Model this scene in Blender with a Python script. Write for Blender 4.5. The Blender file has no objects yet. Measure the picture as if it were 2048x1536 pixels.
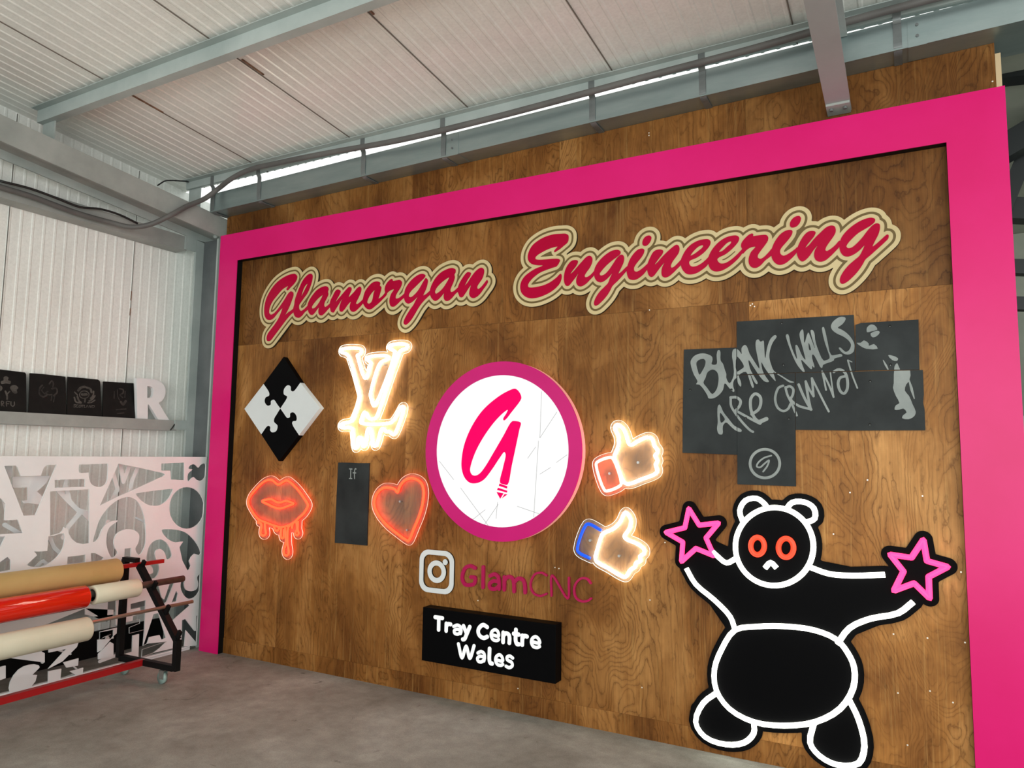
import bpy, bmesh, math, random
import numpy as np
from mathutils import Vector, Matrix
from mathutils.geometry import tessellate_polygon

SC = bpy.context.scene
COL = SC.collection
random.seed(7)

# ------------------------------------------------------------------ camera
FPX, YAW, PITCH, ROLL = 1460.0, -0.5006, 0.0973, 0.0131
CAM = np.array([5.273, -4.263, 1.653])
def _axes():
    cy, sy, cp, sp = math.cos(YAW), math.sin(YAW), math.cos(PITCH), math.sin(PITCH)
    f = np.array([sy*cp, cy*cp, sp]); r = np.array([cy, -sy, 0.0]); u = np.cross(r, f)
    c, s = math.cos(ROLL), math.sin(ROLL)
    return c*r + s*u, -s*r + c*u, f
RGT, UPV, FWD = _axes()
cd = bpy.data.cameras.new('camera'); cam = bpy.data.objects.new('camera', cd); COL.objects.link(cam)
cd.sensor_fit = 'HORIZONTAL'; cd.sensor_width = 36.0; cd.lens = FPX/2048*36.0
cd.clip_start = 0.05; cd.clip_end = 200
M = Matrix.Identity(4)
for i in range(3):
    M[i][0], M[i][1], M[i][2], M[i][3] = RGT[i], UPV[i], -FWD[i], CAM[i]
cam.matrix_world = M
SC.camera = cam

# ------------------------------------------------------------------ light and exposure
W = bpy.data.worlds.new('World'); SC.world = W; W.use_nodes = True
wn = W.node_tree.nodes; wl = W.node_tree.links
wn['Background'].inputs[0].default_value = (0.97, 1.0, 0.965, 1)
wn['Background'].inputs[1].default_value = 1.15
SC.view_settings.view_transform = 'Standard'
SC.view_settings.look = 'None'
SC.view_settings.gamma = 1.0
SC.view_settings.use_curve_mapping = False
SC.view_settings.exposure = 0.24

def area(name, loc, target, sx, sy, power, color=(1, 1, 1)):
    l = bpy.data.lights.new(name, 'AREA'); l.shape = 'RECTANGLE'; l.size = sx; l.size_y = sy
    l.energy = power; l.color = color
    o = bpy.data.objects.new(name, l); COL.objects.link(o); o.location = loc
    o.rotation_euler = (Vector(target)-Vector(loc)).to_track_quat('-Z', 'Y').to_euler()
    return o
# daylight coming in through the big open door behind the camera
area('door_daylight', (6.5, -8.6, 1.9), (3.0, 0.0, 1.6), 7.0, 3.6, 290, (1.0, 1.0, 0.96))

# ------------------------------------------------------------------ helpers
def at(px, py, axis, val):
    """photo pixel -> world point on the plane axis = val"""
    d = RGT*(px-1024)/FPX - UPV*(py-768)/FPX + FWD
    return CAM + d*(val-CAM[axis])/d[axis]

def crop(ox, oy, s):
    return lambda pts: [(ox+a/s, oy+b/s) for a, b in pts]
G1 = crop(500, 500, 7.3143); G2 = crop(740, 500, 7.3143)
E1 = crop(1010, 430, 7.3143); E2 = crop(1260, 420, 7.3143); E3 = crop(1530, 400, 7.3143)
S_ = crop(460, 660, 3.2); R_ = crop(820, 690, 3.6575); T_ = crop(1120, 820, 4.0417)
B_ = crop(1340, 620, 3.7926); P_ = crop(1320, 960, 2.6661); C_ = crop(800, 1080, 4.6545)
LV_ = crop(660, 670, 6.1444); LI_ = crop(480, 940, 8.5313); SH_ = crop(0, 730, 5.6889)
H_ = crop(0, 880, 2.742); Ha = crop(0, 910, 9.309); Hb = crop(200, 910, 9.309)
Hc = crop(200, 1060, 9.309); Hd = crop(200, 1180, 9.309); He = crop(0, 1060, 9.309); Lc = crop(0, 1100, 4.8)

class Plane:
    """2-D drawing plane: u,v coordinates, n points at the viewer's side"""
    def __init__(s, o, u, v, n): s.o, s.u, s.v, s.n = map(lambda a: np.array(a, float), (o, u, v, n))
    def pix(s, pts):
        out = []
        for px, py in pts:
            d = RGT*(px-1024)/FPX - UPV*(py-768)/FPX + FWD
            q = CAM + d*np.dot(s.o-CAM, s.n)/np.dot(d, s.n) - s.o
            out.append((float(q@s.u), float(q@s.v)))
        return out
    def w(s, u, v, h=0.0): return Vector(s.o + u*s.u + v*s.v + h*s.n)
def WP(y): return Plane((0, y, 0), (1, 0, 0), (0, 0, 1), (0, -1, 0))       # parallel to the plywood wall
def LP(x): return Plane((x, 0, 0), (0, 1, 0), (0, 0, 1), (1, 0, 0))        # parallel to the left wall
WALL = 0.06                                                                # face of the plywood

def sm(pts, closed=True, k=5, alpha=0.5):
    """centripetal Catmull-Rom through pts"""
    P = [np.array(p, float) for p in pts]; n = len(P); out = []
    rng = range(n) if closed else range(n-1)
    for i in rng:
        if closed: p0, p1, p2, p3 = P[i-1], P[i], P[(i+1) % n], P[(i+2) % n]
        else:
            p1, p2 = P[i], P[i+1]
            p0 = P[i-1] if i > 0 else 2*p1-p2
            p3 = P[i+2] if i+2 < n else 2*p2-p1
        t0 = 0; t1 = t0+max(1e-6, np.linalg.norm(p1-p0))**alpha
        t2 = t1+max(1e-6, np.linalg.norm(p2-p1))**alpha; t3 = t2+max(1e-6, np.linalg.norm(p3-p2))**alpha
        for j in range(k):
            t = t1+(t2-t1)*j/k
            a1 = (t1-t)/(t1-t0)*p0+(t-t0)/(t1-t0)*p1; a2 = (t2-t)/(t2-t1)*p1+(t-t1)/(t2-t1)*p2
            a3 = (t3-t)/(t3-t2)*p2+(t-t2)/(t3-t2)*p3
            b1 = (t2-t)/(t2-t0)*a1+(t-t0)/(t2-t0)*a2; b2 = (t3-t)/(t3-t1)*a2+(t-t1)/(t3-t1)*a3
            out.append(tuple((t2-t)/(t2-t1)*b1+(t-t1)/(t2-t1)*b2))
    if not closed: out.append(tuple(P[-1]))
    return out

# ---- signed distance fields on a grid, turned into outlines
class Field:
    def __init__(s, pts, pad, step):
        a = np.array(pts, float); lo = a.min(0)-pad; hi = a.max(0)+pad
        s.x = np.arange(lo[0], hi[0]+step, step); s.y = np.arange(lo[1], hi[1]+step, step)
        s.X, s.Y = np.meshgrid(s.x, s.y); s.step = step
        s.d = np.full(s.X.shape, 1e3)
    def stroke(s, pts, r, r1=None, closed=False):
        P = np.array(pts, float); n = len(P); m = n if closed else n-1
        for i in range(m):
            a, b = P[i], P[(i+1) % n]; ab = b-a; L = ab@ab+1e-12
            ra = r if r1 is None else r+(r1-r)*i/max(1, m); 
            t = np.clip(((s.X-a[0])*ab[0]+(s.Y-a[1])*ab[1])/L, 0, 1)
            s.d = np.minimum(s.d, np.hypot(s.X-a[0]-t*ab[0], s.Y-a[1]-t*ab[1])-ra)
        return s
    def polysd(s, loops):
        d = np.full(s.X.shape, 1e3); ins = np.zeros(s.X.shape, bool)
        for loop in loops:
            P = np.array(loop, float); n = len(P)
            for i in range(n):
                a, b = P[i], P[(i+1) % n]; ab = b-a; L = ab@ab+1e-12
                t = np.clip(((s.X-a[0])*ab[0]+(s.Y-a[1])*ab[1])/L, 0, 1)
                d = np.minimum(d, np.hypot(s.X-a[0]-t*ab[0], s.Y-a[1]-t*ab[1]))
                c = (a[1] > s.Y) != (b[1] > s.Y)
                if c.any(): ins ^= c & (s.X < (b[0]-a[0])*(s.Y-a[1])/((b[1]-a[1]) if b[1] != a[1] else 1e-12)+a[0])
        return np.where(ins, -d, d)
    def poly(s, loops): s.d = np.minimum(s.d, s.polysd(loops)); return s
    def loops(s, level=0.0, arr=None, minlen=6, holes=True):
        D = (s.d if arr is None else arr)-level
        D = np.where(np.abs(D) < 1e-7, 1e-7, D)
        D = D.copy(); D[0, :] = D[-1, :] = 1; D[:, 0] = D[:, -1] = 1
        ny, nx = D.shape; nxt = {}
        def ex(j, i):   # horizontal edge (i,j)-(i+1,j)
            t = D[j, i]/(D[j, i]-D[j, i+1]); return (s.x[i]+t*s.step, s.y[j])
        def ey(j, i):
            t = D[j, i]/(D[j, i]-D[j+1, i]); return (s.x[i], s.y[j]+t*s.step)
        I = D < 0
        cells = I[:-1, :-1].astype(int)+2*I[:-1, 1:]+4*I[1:, 1:]+8*I[1:, :-1]
        pos = {}
        for j, i in zip(*np.nonzero((cells > 0) & (cells < 15))):
            c = cells[j, i]
            e = {'b': ('h', j, i), 't': ('h', j+1, i), 'l': ('v', j, i), 'r': ('v', j, i+1)}
            segs = {1: 'bl', 2: 'rb', 3: 'rl', 4: 'tr', 5: 'bltr', 6: 'tb', 7: 'tl', 8: 'lt', 9: 'bt', 10: 'rblt', 11: 'rt', 12: 'lr', 13: 'br', 14: 'lb'}[c]
            for q in range(0, len(segs), 2):
                a, b = e[segs[q]], e[segs[q+1]]
                nxt[a] = b
        res = []; seen = set()
        for st in list(nxt):
            if st in seen: continue
            L = []; cur = st
            while cur in nxt and cur not in seen:
                seen.add(cur); L.append(ex(cur[1], cur[2]) if cur[0] == 'h' else ey(cur[1], cur[2])); cur = nxt[cur]
            if len(L) >= minlen: res.append(simp(L, s.step*0.06))
        res = [L for L in res if len(L) > 2 and abs(parea(L)) > (s.step*2)**2]
        if not holes:
            res = [L for L in res if not any(L is not K and abs(parea(K)) > abs(parea(L)) and inside(L[0], K) for K in res)]
        return res

def parea(L): return 0.5*sum(L[i][0]*L[(i+1) % len(L)][1]-L[(i+1) % len(L)][0]*L[i][1] for i in range(len(L)))
def inside(p, L):
    c = False; n = len(L)
    for i in range(n):
        a, b = L[i], L[(i+1) % n]
        if (a[1] > p[1]) != (b[1] > p[1]) and p[0] < (b[0]-a[0])*(p[1]-a[1])/(b[1]-a[1])+a[0]: c = not c
    return c
def simp(L, tol):
    """drop points that lie on the line of their neighbours, and points closer than tol"""
    out = [L[0]]
    for p in L[1:]:
        if math.hypot(p[0]-out[-1][0], p[1]-out[-1][1]) > tol*4: out.append(p)
    changed = True
    while changed and len(out) > 8:
        changed = False; keep = []; i = 0; n = len(out)
        while i < n:
            a, b, c = out[i-1] if not keep else keep[-1], out[i], out[(i+1) % n]
            dx, dy = c[0]-a[0], c[1]-a[1]; l = math.hypot(dx, dy)+1e-12
            if abs((b[0]-a[0])*dy-(b[1]-a[1])*dx)/l < tol and l < tol*400 and i < n-1:
                keep.append(c); i += 2; changed = True
            else: keep.append(b); i += 1
        if len(keep) >= len(out): break
        out = keep
    return out

def prism(bm, loops, pl, h0, h1, off=(0, 0)):
    """extrude nested outlines of the plane pl from height h0 (back) to h1 (front)"""
    loops = [L for L in loops if len(L) > 2]
    depth = [sum(1 for K in loops if K is not L and inside(L[0], K)) for L in loops]
    for k, L in enumerate(loops):
        if depth[k] % 2: continue
        grp = [L]+[K for q, K in enumerate(loops) if depth[q] == depth[k]+1 and inside(K[0], L)]
        vs0, vs1 = [], []
        rings = []
        for K in grp:
            a = [bm.verts.new(pl.w(p[0], p[1], h0)) for p in K]; b = [bm.verts.new(pl.w(p[0], p[1], h1)) for p in K]
            rings.append((a, b)); vs0 += a; vs1 += b
        for t in tessellate_polygon([[Vector((p[0], p[1], 0)) for p in K] for K in grp]):
            if len(set(t)) < 3: continue
            for vs, rev in ((vs1, False), (vs0, True)):
                try: bm.faces.new([vs[q] for q in (t if not rev else t[::-1])])
                except ValueError: pass
        for a, b in rings:
            n = len(a)
            for i in range(n):
                j = (i+1) % n
                try: bm.faces.new((a[i], a[j], b[j], b[i]))
                except ValueError: pass
    return bm

def band(bm, loop, pl, h0, h1, t):
    """upright strip along a closed outline (a rim of thickness t)"""
    n = len(loop); P = [np.array(p) for p in loop]; N = []
    sgn = 1 if parea(loop) > 0 else -1
    for i in range(n):
        d = P[(i+1) % n]-P[i-1]; d = d/(np.linalg.norm(d)+1e-9); N.append(sgn*np.array((d[1], -d[0])))
    ring = []
    for i in range(n):
        o = P[i]+N[i]*t
        ring.append([bm.verts.new(pl.w(*P[i], h0)), bm.verts.new(pl.w(*o, h0)), bm.verts.new(pl.w(*o, h1)), bm.verts.new(pl.w(*P[i], h1))])
    for i in range(n):
        a, b = ring[i], ring[(i+1) % n]
        for q in range(4): bm.faces.new((a[q], b[q], b[(q+1) % 4], a[(q+1) % 4]))

def box(bm, x0, x1, y0, y1, z0, z1):
    v = [bm.verts.new((x, y, z)) for x in (x0, x1) for y in (y0, y1) for z in (z0, z1)]
    for f in ((0, 1, 3, 2), (4, 6, 7, 5), (0, 4, 5, 1), (2, 3, 7, 6), (0, 2, 6, 4), (1, 5, 7, 3)): bm.faces.new([v[i] for i in f])
    return v
def hexa(bm, c):
    """8 corners, index = 4*ix+2*iy+iz"""
    v = [bm.verts.new(p) for p in c]
    for f in ((0, 1, 3, 2), (4, 6, 7, 5), (0, 4, 5, 1), (2, 3, 7, 6), (0, 2, 6, 4), (1, 5, 7, 3)): bm.faces.new([v[i] for i in f])
def bar(bm, a, b, w, h, up=(0, 0, 1)):
    a, b = Vector(a), Vector(b); d = (b-a).normalized(); s = d.cross(Vector(up))
    if s.length < 1e-4: s = d.cross(Vector((1, 0, 0)))
    s.normalize(); u = s.cross(d)
    hexa(bm, [p+s*w/2*i+u*h/2*j for p in (a, b) for i in (-1, 1) for j in (-1, 1)])
def cyl(bm, a, b, r, seg=20, r1=None, hollow=0):
    a, b = Vector(a), Vector(b); d = (b-a).normalized(); s = d.orthogonal().normalized(); u = d.cross(s)
    r1 = r if r1 is None else r1
    prof = [(a, r), (b, r1)] if not hollow else [(a, hollow), (a, r), (b, r1), (b, hollow)]
    rings = [[bm.verts.new(c+(s*math.cos(6.28318*i/seg)+u*math.sin(6.28318*i/seg))*q) for i in range(seg)] for c, q in prof]
    m = len(rings)
    for k in range(m-1 if not hollow else m):
        A, B = rings[k], rings[(k+1) % m]
        for i in range(seg): bm.faces.new((A[i], A[(i+1) % seg], B[(i+1) % seg], B[i]))
    if not hollow: bm.faces.new(rings[0][::-1]); bm.faces.new(rings[-1])
def tube(bm, pts, r, nrm=(0, -1, 0), seg=10, closed=False):
    P = [Vector(p) for p in pts]; n = len(P); N = Vector(nrm); rings = []
    for i in range(n):
        a = P[i-1] if (closed or i > 0) else P[i]; b = P[(i+1) % n] if (closed or i < n-1) else P[i]
        t = (b-a)
        if t.length < 1e-7: t = Vector((1, 0, 0))
        t.normalize(); s = t.cross(N)
        if s.length < 1e-3: s = t.orthogonal()
        s.normalize(); u = s.cross(t)
        rings.append([bm.verts.new(P[i]+(s*math.cos(6.28318*k/seg)+u*math.sin(6.28318*k/seg))*r) for k in range(seg)])
    for i in range(n if closed else n-1):
        A, B = rings[i], rings[(i+1) % n]
        for k in range(seg): bm.faces.new((A[k], A[(k+1) % seg], B[(k+1) % seg], B[k]))
    if not closed: bm.faces.new(rings[0][::-1]); bm.faces.new(rings[-1])
def sweep(bm, prof, path, closed_prof=True):
    """profile points given as vectors offset at each path point list: path = list of (origin, axisA, axisB)"""
    rings = [[bm.verts.new(Vector(o)+Vector(a)*p[0]+Vector(b)*p[1]) for p in prof] for o, a, b in path]
    m = len(prof)
    for A, B in zip(rings[:-1], rings[1:]):
        for i in range(m if closed_prof else m-1): bm.faces.new((A[i], A[(i+1) % m], B[(i+1) % m], B[i]))
    if closed_prof: bm.faces.new(rings[0][::-1]); bm.faces.new(rings[-1])

def obj(name, bm, mat, parent=None, smooth=False, bevel=0):
    bmesh.ops.remove_doubles(bm, verts=bm.verts, dist=1e-6)
    bmesh.ops.recalc_face_normals(bm, faces=bm.faces)
    me = bpy.data.meshes.new(name); bm.to_mesh(me); bm.free()
    me.materials.append(mat)
    if smooth: me.shade_smooth()
    o = bpy.data.objects.new(name, me); COL.objects.link(o)
    if parent is not None:
        o.parent = parent
        o.matrix_parent_inverse = Matrix.Translation(-Vector(parent.location))
    if bevel:
        b = o.modifiers.new('bevel', 'BEVEL'); b.width = bevel; b.segments = 2; b.limit_method = 'ANGLE'
    return o
def thing(name, label, cat, loc=(0, 0, 0), group=None):
    o = bpy.data.objects.new(name, None); COL.objects.link(o); o.location = loc
    o.empty_display_size = 0.05
    o['label'] = label; o['category'] = cat
    if group: o['group'] = group
    return o
def tag(o, label, cat, group=None):
    o['label'] = label; o['category'] = cat
    if group: o['group'] = group
    return o
def struct(name, bm, m, parent=None):
    o = obj(name, bm, m, parent)
    if parent is None: o['kind'] = 'structure'
    return o
NB = bmesh.new

# ------------------------------------------------------------------ materials
def mat(name, col=(0.5, 0.5, 0.5), rough=0.5, metal=0.0, spec=0.5, emit=None, es=0.0, coat=0.0):
    m = bpy.data.materials.new(name); m.use_nodes = True
    b = m.node_tree.nodes['Principled BSDF']
    b.inputs['Base Color'].default_value = (*col, 1); b.inputs['Roughness'].default_value = rough
    b.inputs['Metallic'].default_value = metal; b.inputs['Specular IOR Level'].default_value = spec
    b.inputs['Coat Weight'].default_value = coat
    if emit: b.inputs['Emission Color'].default_value = (*emit, 1); b.inputs['Emission Strength'].default_value = es
    return m
class NT:
    def __init__(s, m): s.t = m.node_tree; s.n = s.t.nodes; s.l = s.t.links; s.b = s.n['Principled BSDF']
    def add(s, typ, **kw):
        nd = s.n.new(typ)
        for k, v in kw.items():
            if k.startswith('i_'):
                key = k[2:]; key = int(key) if key.isdigit() else key.replace('_', ' ')
                nd.inputs[key].default_value = v
            else: setattr(nd, k, v)
        return nd
    def link(s, a, b): s.l.new(a, b)
    def coords(s, scale=(1, 1, 1)):
        tc = s.add('ShaderNodeTexCoord'); mp = s.add('ShaderNodeMapping'); mp.inputs['Scale'].default_value = scale
        s.link(tc.outputs['Object'], mp.inputs[0]); return mp.outputs[0]
    def noise(s, vec, scale, detail=4, rough=0.55, dist=0.0):
        n = s.add('ShaderNodeTexNoise'); n.inputs['Scale'].default_value = scale; n.inputs['Detail'].default_value = detail
        n.inputs['Roughness'].default_value = rough; n.inputs['Distortion'].default_value = dist
        s.link(vec, n.inputs['Vector']); return n.outputs[0]
    def ramp(s, fac, stops):
        r = s.add('ShaderNodeValToRGB'); e = r.color_ramp.elements
        while len(e) < len(stops): e.new(0.5)
        for q, (p, c) in zip(e, stops): q.position = p; q.color = (*c, 1) if len(c) == 3 else c
        s.link(fac, r.inputs[0]); return r.outputs[0]
    def math(s, op, a, b=None, c=None):
        m = s.add('ShaderNodeMath', operation=op)
        for i, v in enumerate((a, b, c)):
            if v is None: continue
            if isinstance(v, (int, float)): m.inputs[i].default_value = v
            else: s.link(v, m.inputs[i])
        return m.outputs[0]
    def mix(s, fac, a, b, typ='MIX'):
        m = s.add('ShaderNodeMix', data_type='RGBA', blend_type=typ)
        for k, v in (('Factor', fac), ('A', a), ('B', b)):
            i = [q for q in m.inputs if q.name == k and (q.type == 'RGBA' or k == 'Factor')][0]
            if isinstance(v, (int, float)): i.default_value = v
            elif isinstance(v, tuple): i.default_value = (*v, 1)
            else: s.link(v, i)
        return [o for o in m.outputs if o.type == 'RGBA'][0]
    def bump(s, h, strength=0.2, dist=0.01):
        b = s.add('ShaderNodeBump'); b.inputs['Strength'].default_value = strength; b.inputs['Distance'].default_value = dist
        s.link(h, b.inputs['Height']); s.link(b.outputs[0], s.b.inputs['Normal'])

def mottled(name, c0, c1, scale=3.0, rough=0.5, metal=0.0, detail=6, spec=0.35, stretch=(1, 1, 1), bump=0.0):
    m = mat(name, c0, rough, metal, spec); t = NT(m); v = t.coords(stretch)
    n = t.noise(v, scale, detail, 0.6)
    t.link(t.ramp(n, [(0.32, c0), (0.68, c1)]), t.b.inputs['Base Color'])
    if bump: t.bump(n, bump, 0.004)
    return m

def plywood():
    m = mat('plywood', (0.3, 0.15, 0.05), 0.45, 0, 0.16); t = NT(m)
    oi = t.add('ShaderNodeObjectInfo'); sep = t.add('ShaderNodeSeparateColor'); t.link(oi.outputs['Color'], sep.inputs[0])
    tc = t.add('ShaderNodeTexCoord'); tone, seed, hue = sep.outputs[0], sep.outputs[1], sep.outputs[2]
    off = t.add('ShaderNodeCombineXYZ')
    t.link(t.math('MULTIPLY', seed, 37.0), off.inputs[0]); t.link(t.math('MULTIPLY', seed, 91.0), off.inputs[1]); t.link(t.math('MULTIPLY', seed, 53.0), off.inputs[2])
    add = t.add('ShaderNodeVectorMath', operation='ADD'); t.link(tc.outputs['Object'], add.inputs[0]); t.link(off.outputs[0], add.inputs[1])
    def mp(sc, vec=None):
        q = t.add('ShaderNodeMapping'); q.inputs['Scale'].default_value = sc; t.link(vec or add.outputs[0], q.inputs[0]); return q.outputs[0]
    # rotary-cut figure: level lines of a slow, upright field
    fld = t.noise(mp((1.7, 1, 0.62)), 1.0, 2.5, 0.5, 1.3)
    wob = t.noise(mp((9, 1, 5)), 1.0, 4, 0.6)
    lev = t.math('ADD', t.math('MULTIPLY', fld, 34.0), t.math('MULTIPLY', wob, 2.6))
    fr = t.math('FRACT', lev)
    line = t.ramp(fr, [(0.0, (0.0,)*3), (0.09, (0.75,)*3), (0.55, (1,)*3), (0.9, (0.6,)*3), (1.0, (0.0,)*3)])
    fib = t.noise(mp((120, 1, 3.0)), 1.0, 4, 0.7)
    blot = t.noise(mp((2.2, 1, 1.2)), 1.0, 5, 0.62, 0.4)
    speck = t.noise(mp((26, 1, 14)), 1.0, 3, 0.6)
    base = t.ramp(blot, [(0.3, (0.13, 0.044, 0.009)), (0.5, (0.315, 0.130, 0.031)), (0.72, (0.575, 0.285, 0.092))])
    mask = t.ramp(t.noise(mp((3.5, 1, 1.6)), 1.0, 3, 0.6), [(0.30, (0.25,)*3), (0.60, (1,)*3)])
    dark = t.mix(t.math('MULTIPLY', t.math('MULTIPLY', t.math('SUBTRACT', 1.0, line), mask), 0.80), base, (0.10, 0.034, 0.006))
    lite = t.ramp(t.noise(mp((55, 1, 1.4)), 1.0, 5, 0.65, 0.6), [(0.55, (0,)*3), (0.75, (0.35,)*3)])
    dark = t.mix(lite, dark, (0.62, 0.36, 0.12))
    fibc = t.ramp(fib, [(0.3, (0.80,)*3), (0.7, (1.12,)*3)])
    c = t.mix(1.0, dark, fibc, 'MULTIPLY')
    pits = t.ramp(speck, [(0.22, (0.55,)*3), (0.36, (1,)*3)])
    c = t.mix(1.0, c, pits, 'MULTIPLY')
    k = t.math('ADD', t.math('MULTIPLY', tone, 1.5), 0.35)
    kk = t.add('ShaderNodeCombineColor'); 
    t.link(k, kk.inputs[0]); t.link(t.math('MULTIPLY', k, t.math('ADD', 0.86, t.math('MULTIPLY', hue, 0.28))), kk.inputs[1])
    t.link(t.math('MULTIPLY', k, t.math('ADD', 0.65, t.math('MULTIPLY', hue, 0.7))), kk.inputs[2])
    c = t.mix(1.0, c, kk.outputs[0], 'MULTIPLY')
    t.link(c, t.b.inputs['Base Color'])
    t.bump(t.math('ADD', fib, t.math('MULTIPLY', line, 0.5)), 0.12, 0.002)
    return m

def concrete():
    m = mat('concrete', (0.3, 0.28, 0.25), 0.75, 0, 0.3); t = NT(m); v = t.coords()
    a = t.noise(v, 1.1, 6, 0.62, 0.5); b = t.noise(v, 9.0, 6, 0.7); g = t.noise(v, 140.0, 3, 0.7); st = t.noise(v, 4.5, 4, 0.6, 1.2)
    base = t.ramp(a, [(0.3, (0.20, 0.188, 0.162)), (0.55, (0.315, 0.305, 0.272)), (0.75, (0.43, 0.425, 0.39))])
    c = t.mix(1.0, base, t.ramp(b, [(0.3, (0.78,)*3), (0.7, (1.12,)*3)]), 'MULTIPLY')
    c = t.mix(1.0, c, t.ramp(g, [(0.3, (0.82,)*3), (0.6, (1.08,)*3)]), 'MULTIPLY')
    c = t.mix(t.ramp(st, [(0.66, (0,)*3), (0.74, (0.75,)*3)]), c, (0.08, 0.07, 0.06))
    t.link(c, t.b.inputs['Base Color']); t.bump(t.math('ADD', g, t.math('MULTIPLY', b, 2.0)), 0.25, 0.004)
    return m

def cladding(name, c0, c1, rough, grime):
    m = mat(name, c0, rough, 0, 0.5); t = NT(m); v = t.coords((1, 1, 1)); vs = t.coords((3, 3, 0.5))
    n = t.noise(v, 1.6, 5, 0.6); s = t.noise(vs, 3.0, 5, 0.65); f = t.noise(v, 60.0, 3, 0.6)
    c = t.ramp(n, [(0.3, c0), (0.7, c1)])
    c = t.mix(1.0, c, t.ramp(s, [(0.30, (grime,)*3), (0.6, (1,)*3)]), 'MULTIPLY')
    c = t.mix(1.0, c, t.ramp(f, [(0.25, (0.92,)*3), (0.6, (1.02,)*3)]), 'MULTIPLY')
    t.link(c, t.b.inputs['Base Color'])
    t.bump(n, 0.03, 0.02)
    return m

def acrylic():
    m = bpy.data.materials.new('clear_acrylic'); m.use_nodes = True; t = m.node_tree
    for n in list(t.nodes): t.nodes.remove(n)
    o = t.nodes.new('ShaderNodeOutputMaterial'); mx = t.nodes.new('ShaderNodeMixShader')
    tr = t.nodes.new('ShaderNodeBsdfTransparent'); gl = t.nodes.new('ShaderNodeBsdfGlossy'); fr = t.nodes.new('ShaderNodeLayerWeight')
    tr.inputs[0].default_value = (0.97, 0.98, 0.98, 1); gl.inputs['Roughness'].default_value = 0.03; fr.inputs[0].default_value = 0.5
    pw = t.nodes.new('ShaderNodeMath'); pw.operation = 'POWER'; pw.inputs[1].default_value = 4.0; t.links.new(fr.outputs['Facing'], pw.inputs[0])
    ma = t.nodes.new('ShaderNodeMath'); ma.operation = 'MULTIPLY_ADD'; ma.inputs[1].default_value = 0.6; ma.inputs[2].default_value = 0.015; t.links.new(pw.outputs[0], ma.inputs[0])
    t.links.new(ma.outputs[0], mx.inputs[0]); t.links.new(tr.outputs[0], mx.inputs[1]); t.links.new(gl.outputs[0], mx.inputs[2])
    df = t.nodes.new('ShaderNodeBsdfDiffuse'); tl = t.nodes.new('ShaderNodeBsdfTranslucent'); hz = t.nodes.new('ShaderNodeMixShader'); m2 = t.nodes.new('ShaderNodeMixShader')
    df.inputs[0].default_value = tl.inputs[0].default_value = (0.9, 0.9, 0.88, 1); hz.inputs[0].default_value = 0.5; m2.inputs[0].default_value = 0.07   # surface haze
    t.links.new(df.outputs[0], hz.inputs[1]); t.links.new(tl.outputs[0], hz.inputs[2]); t.links.new(mx.outputs[0], m2.inputs[1]); t.links.new(hz.outputs[0], m2.inputs[2])
    t.links.new(m2.outputs[0], o.inputs[0]); return m

def glow(name, col, s): return mat(name, tuple(0.7*c for c in col), 0.4, 0, 0.3, col, s)

MW = plywood(); MFLOOR = concrete()
MROOF = cladding('roof_liner', (0.79, 0.81, 0.765), (0.86, 0.88, 0.84), 0.22, 0.93)
MLEFT = cladding('wall_liner', (0.83, 0.86, 0.82), (0.90, 0.935, 0.90), 0.4, 0.92)
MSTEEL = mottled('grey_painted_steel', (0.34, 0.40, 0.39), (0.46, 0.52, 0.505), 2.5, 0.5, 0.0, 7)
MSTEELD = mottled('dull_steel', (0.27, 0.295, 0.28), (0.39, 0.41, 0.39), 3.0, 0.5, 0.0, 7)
MWEB = mottled('shaded_web_steel', (0.10, 0.115, 0.12), (0.16, 0.18, 0.185), 2.5, 0.45, 0, 7)  # column web: shade between the flanges put into a darker steel colour
MGUT = mottled('galvanised_gutter', (0.27, 0.35, 0.355), (0.40, 0.48, 0.48), 2.0, 0.33, 0.72, 8, 0.5, (0.6, 3, 3))
MSTRAP = mottled('strap_steel', (0.15, 0.168, 0.17), (0.22, 0.24, 0.24), 6, 0.45, 0.4)
MPIPE = mottled('grey_conduit', (0.10, 0.098, 0.095), (0.15, 0.147, 0.14), 3, 0.55)
MCABLE = mat('black_cable', (0.012, 0.012, 0.012), 0.5)
MPINK = mottled('pink_paint', (0.71, 0.006, 0.155), (0.77, 0.011, 0.19), 1.4, 0.32, 0, 5, 0.25, (1, 1, 1), 0.03)
MBLACK = mat('black_paint', (0.006, 0.006, 0.006), 0.5, 0, 0.12)
MBOARD = mat('black_board', (0.003, 0.003, 0.0035), 0.4, 0, 0.03)
MCREAM = mottled('cream_board', (0.60, 0.48, 0.25), (0.68, 0.555, 0.31), 4, 0.55)
MEDGE = mat('dark_edge', (0.02, 0.014, 0.008), 0.6)
MGROOVE = mat('brown_groove', (0.135, 0.085, 0.018), 0.6)
MRASP = mottled('raspberry_acrylic', (0.43, 0.0, 0.032), (0.48, 0.002, 0.043), 2.0, 0.14, 0, 3, 0.1)
MLETPINK = mat('pink_letter', (0.42, 0.0, 0.075), 0.3)
MWHITE = mottled('white_board', (0.70, 0.74, 0.75), (0.76, 0.80, 0.81), 3, 0.5)
MFOAM = mottled('white_foam_board', (0.78, 0.79, 0.80), (0.85, 0.86, 0.87), 3, 0.55)
MSLATE = mottled('slate', (0.014, 0.017, 0.018), (0.034, 0.040, 0.041), 3.2, 0.55, 0, 9, 0.2, (1, 1, 1), 0.2)
MSLATED = mottled('dark_slate', (0.006, 0.006, 0.006), (0.014, 0.013, 0.012), 5, 0.55, 0, 8, 0.15, (1, 1, 1), 0.15)
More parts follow.
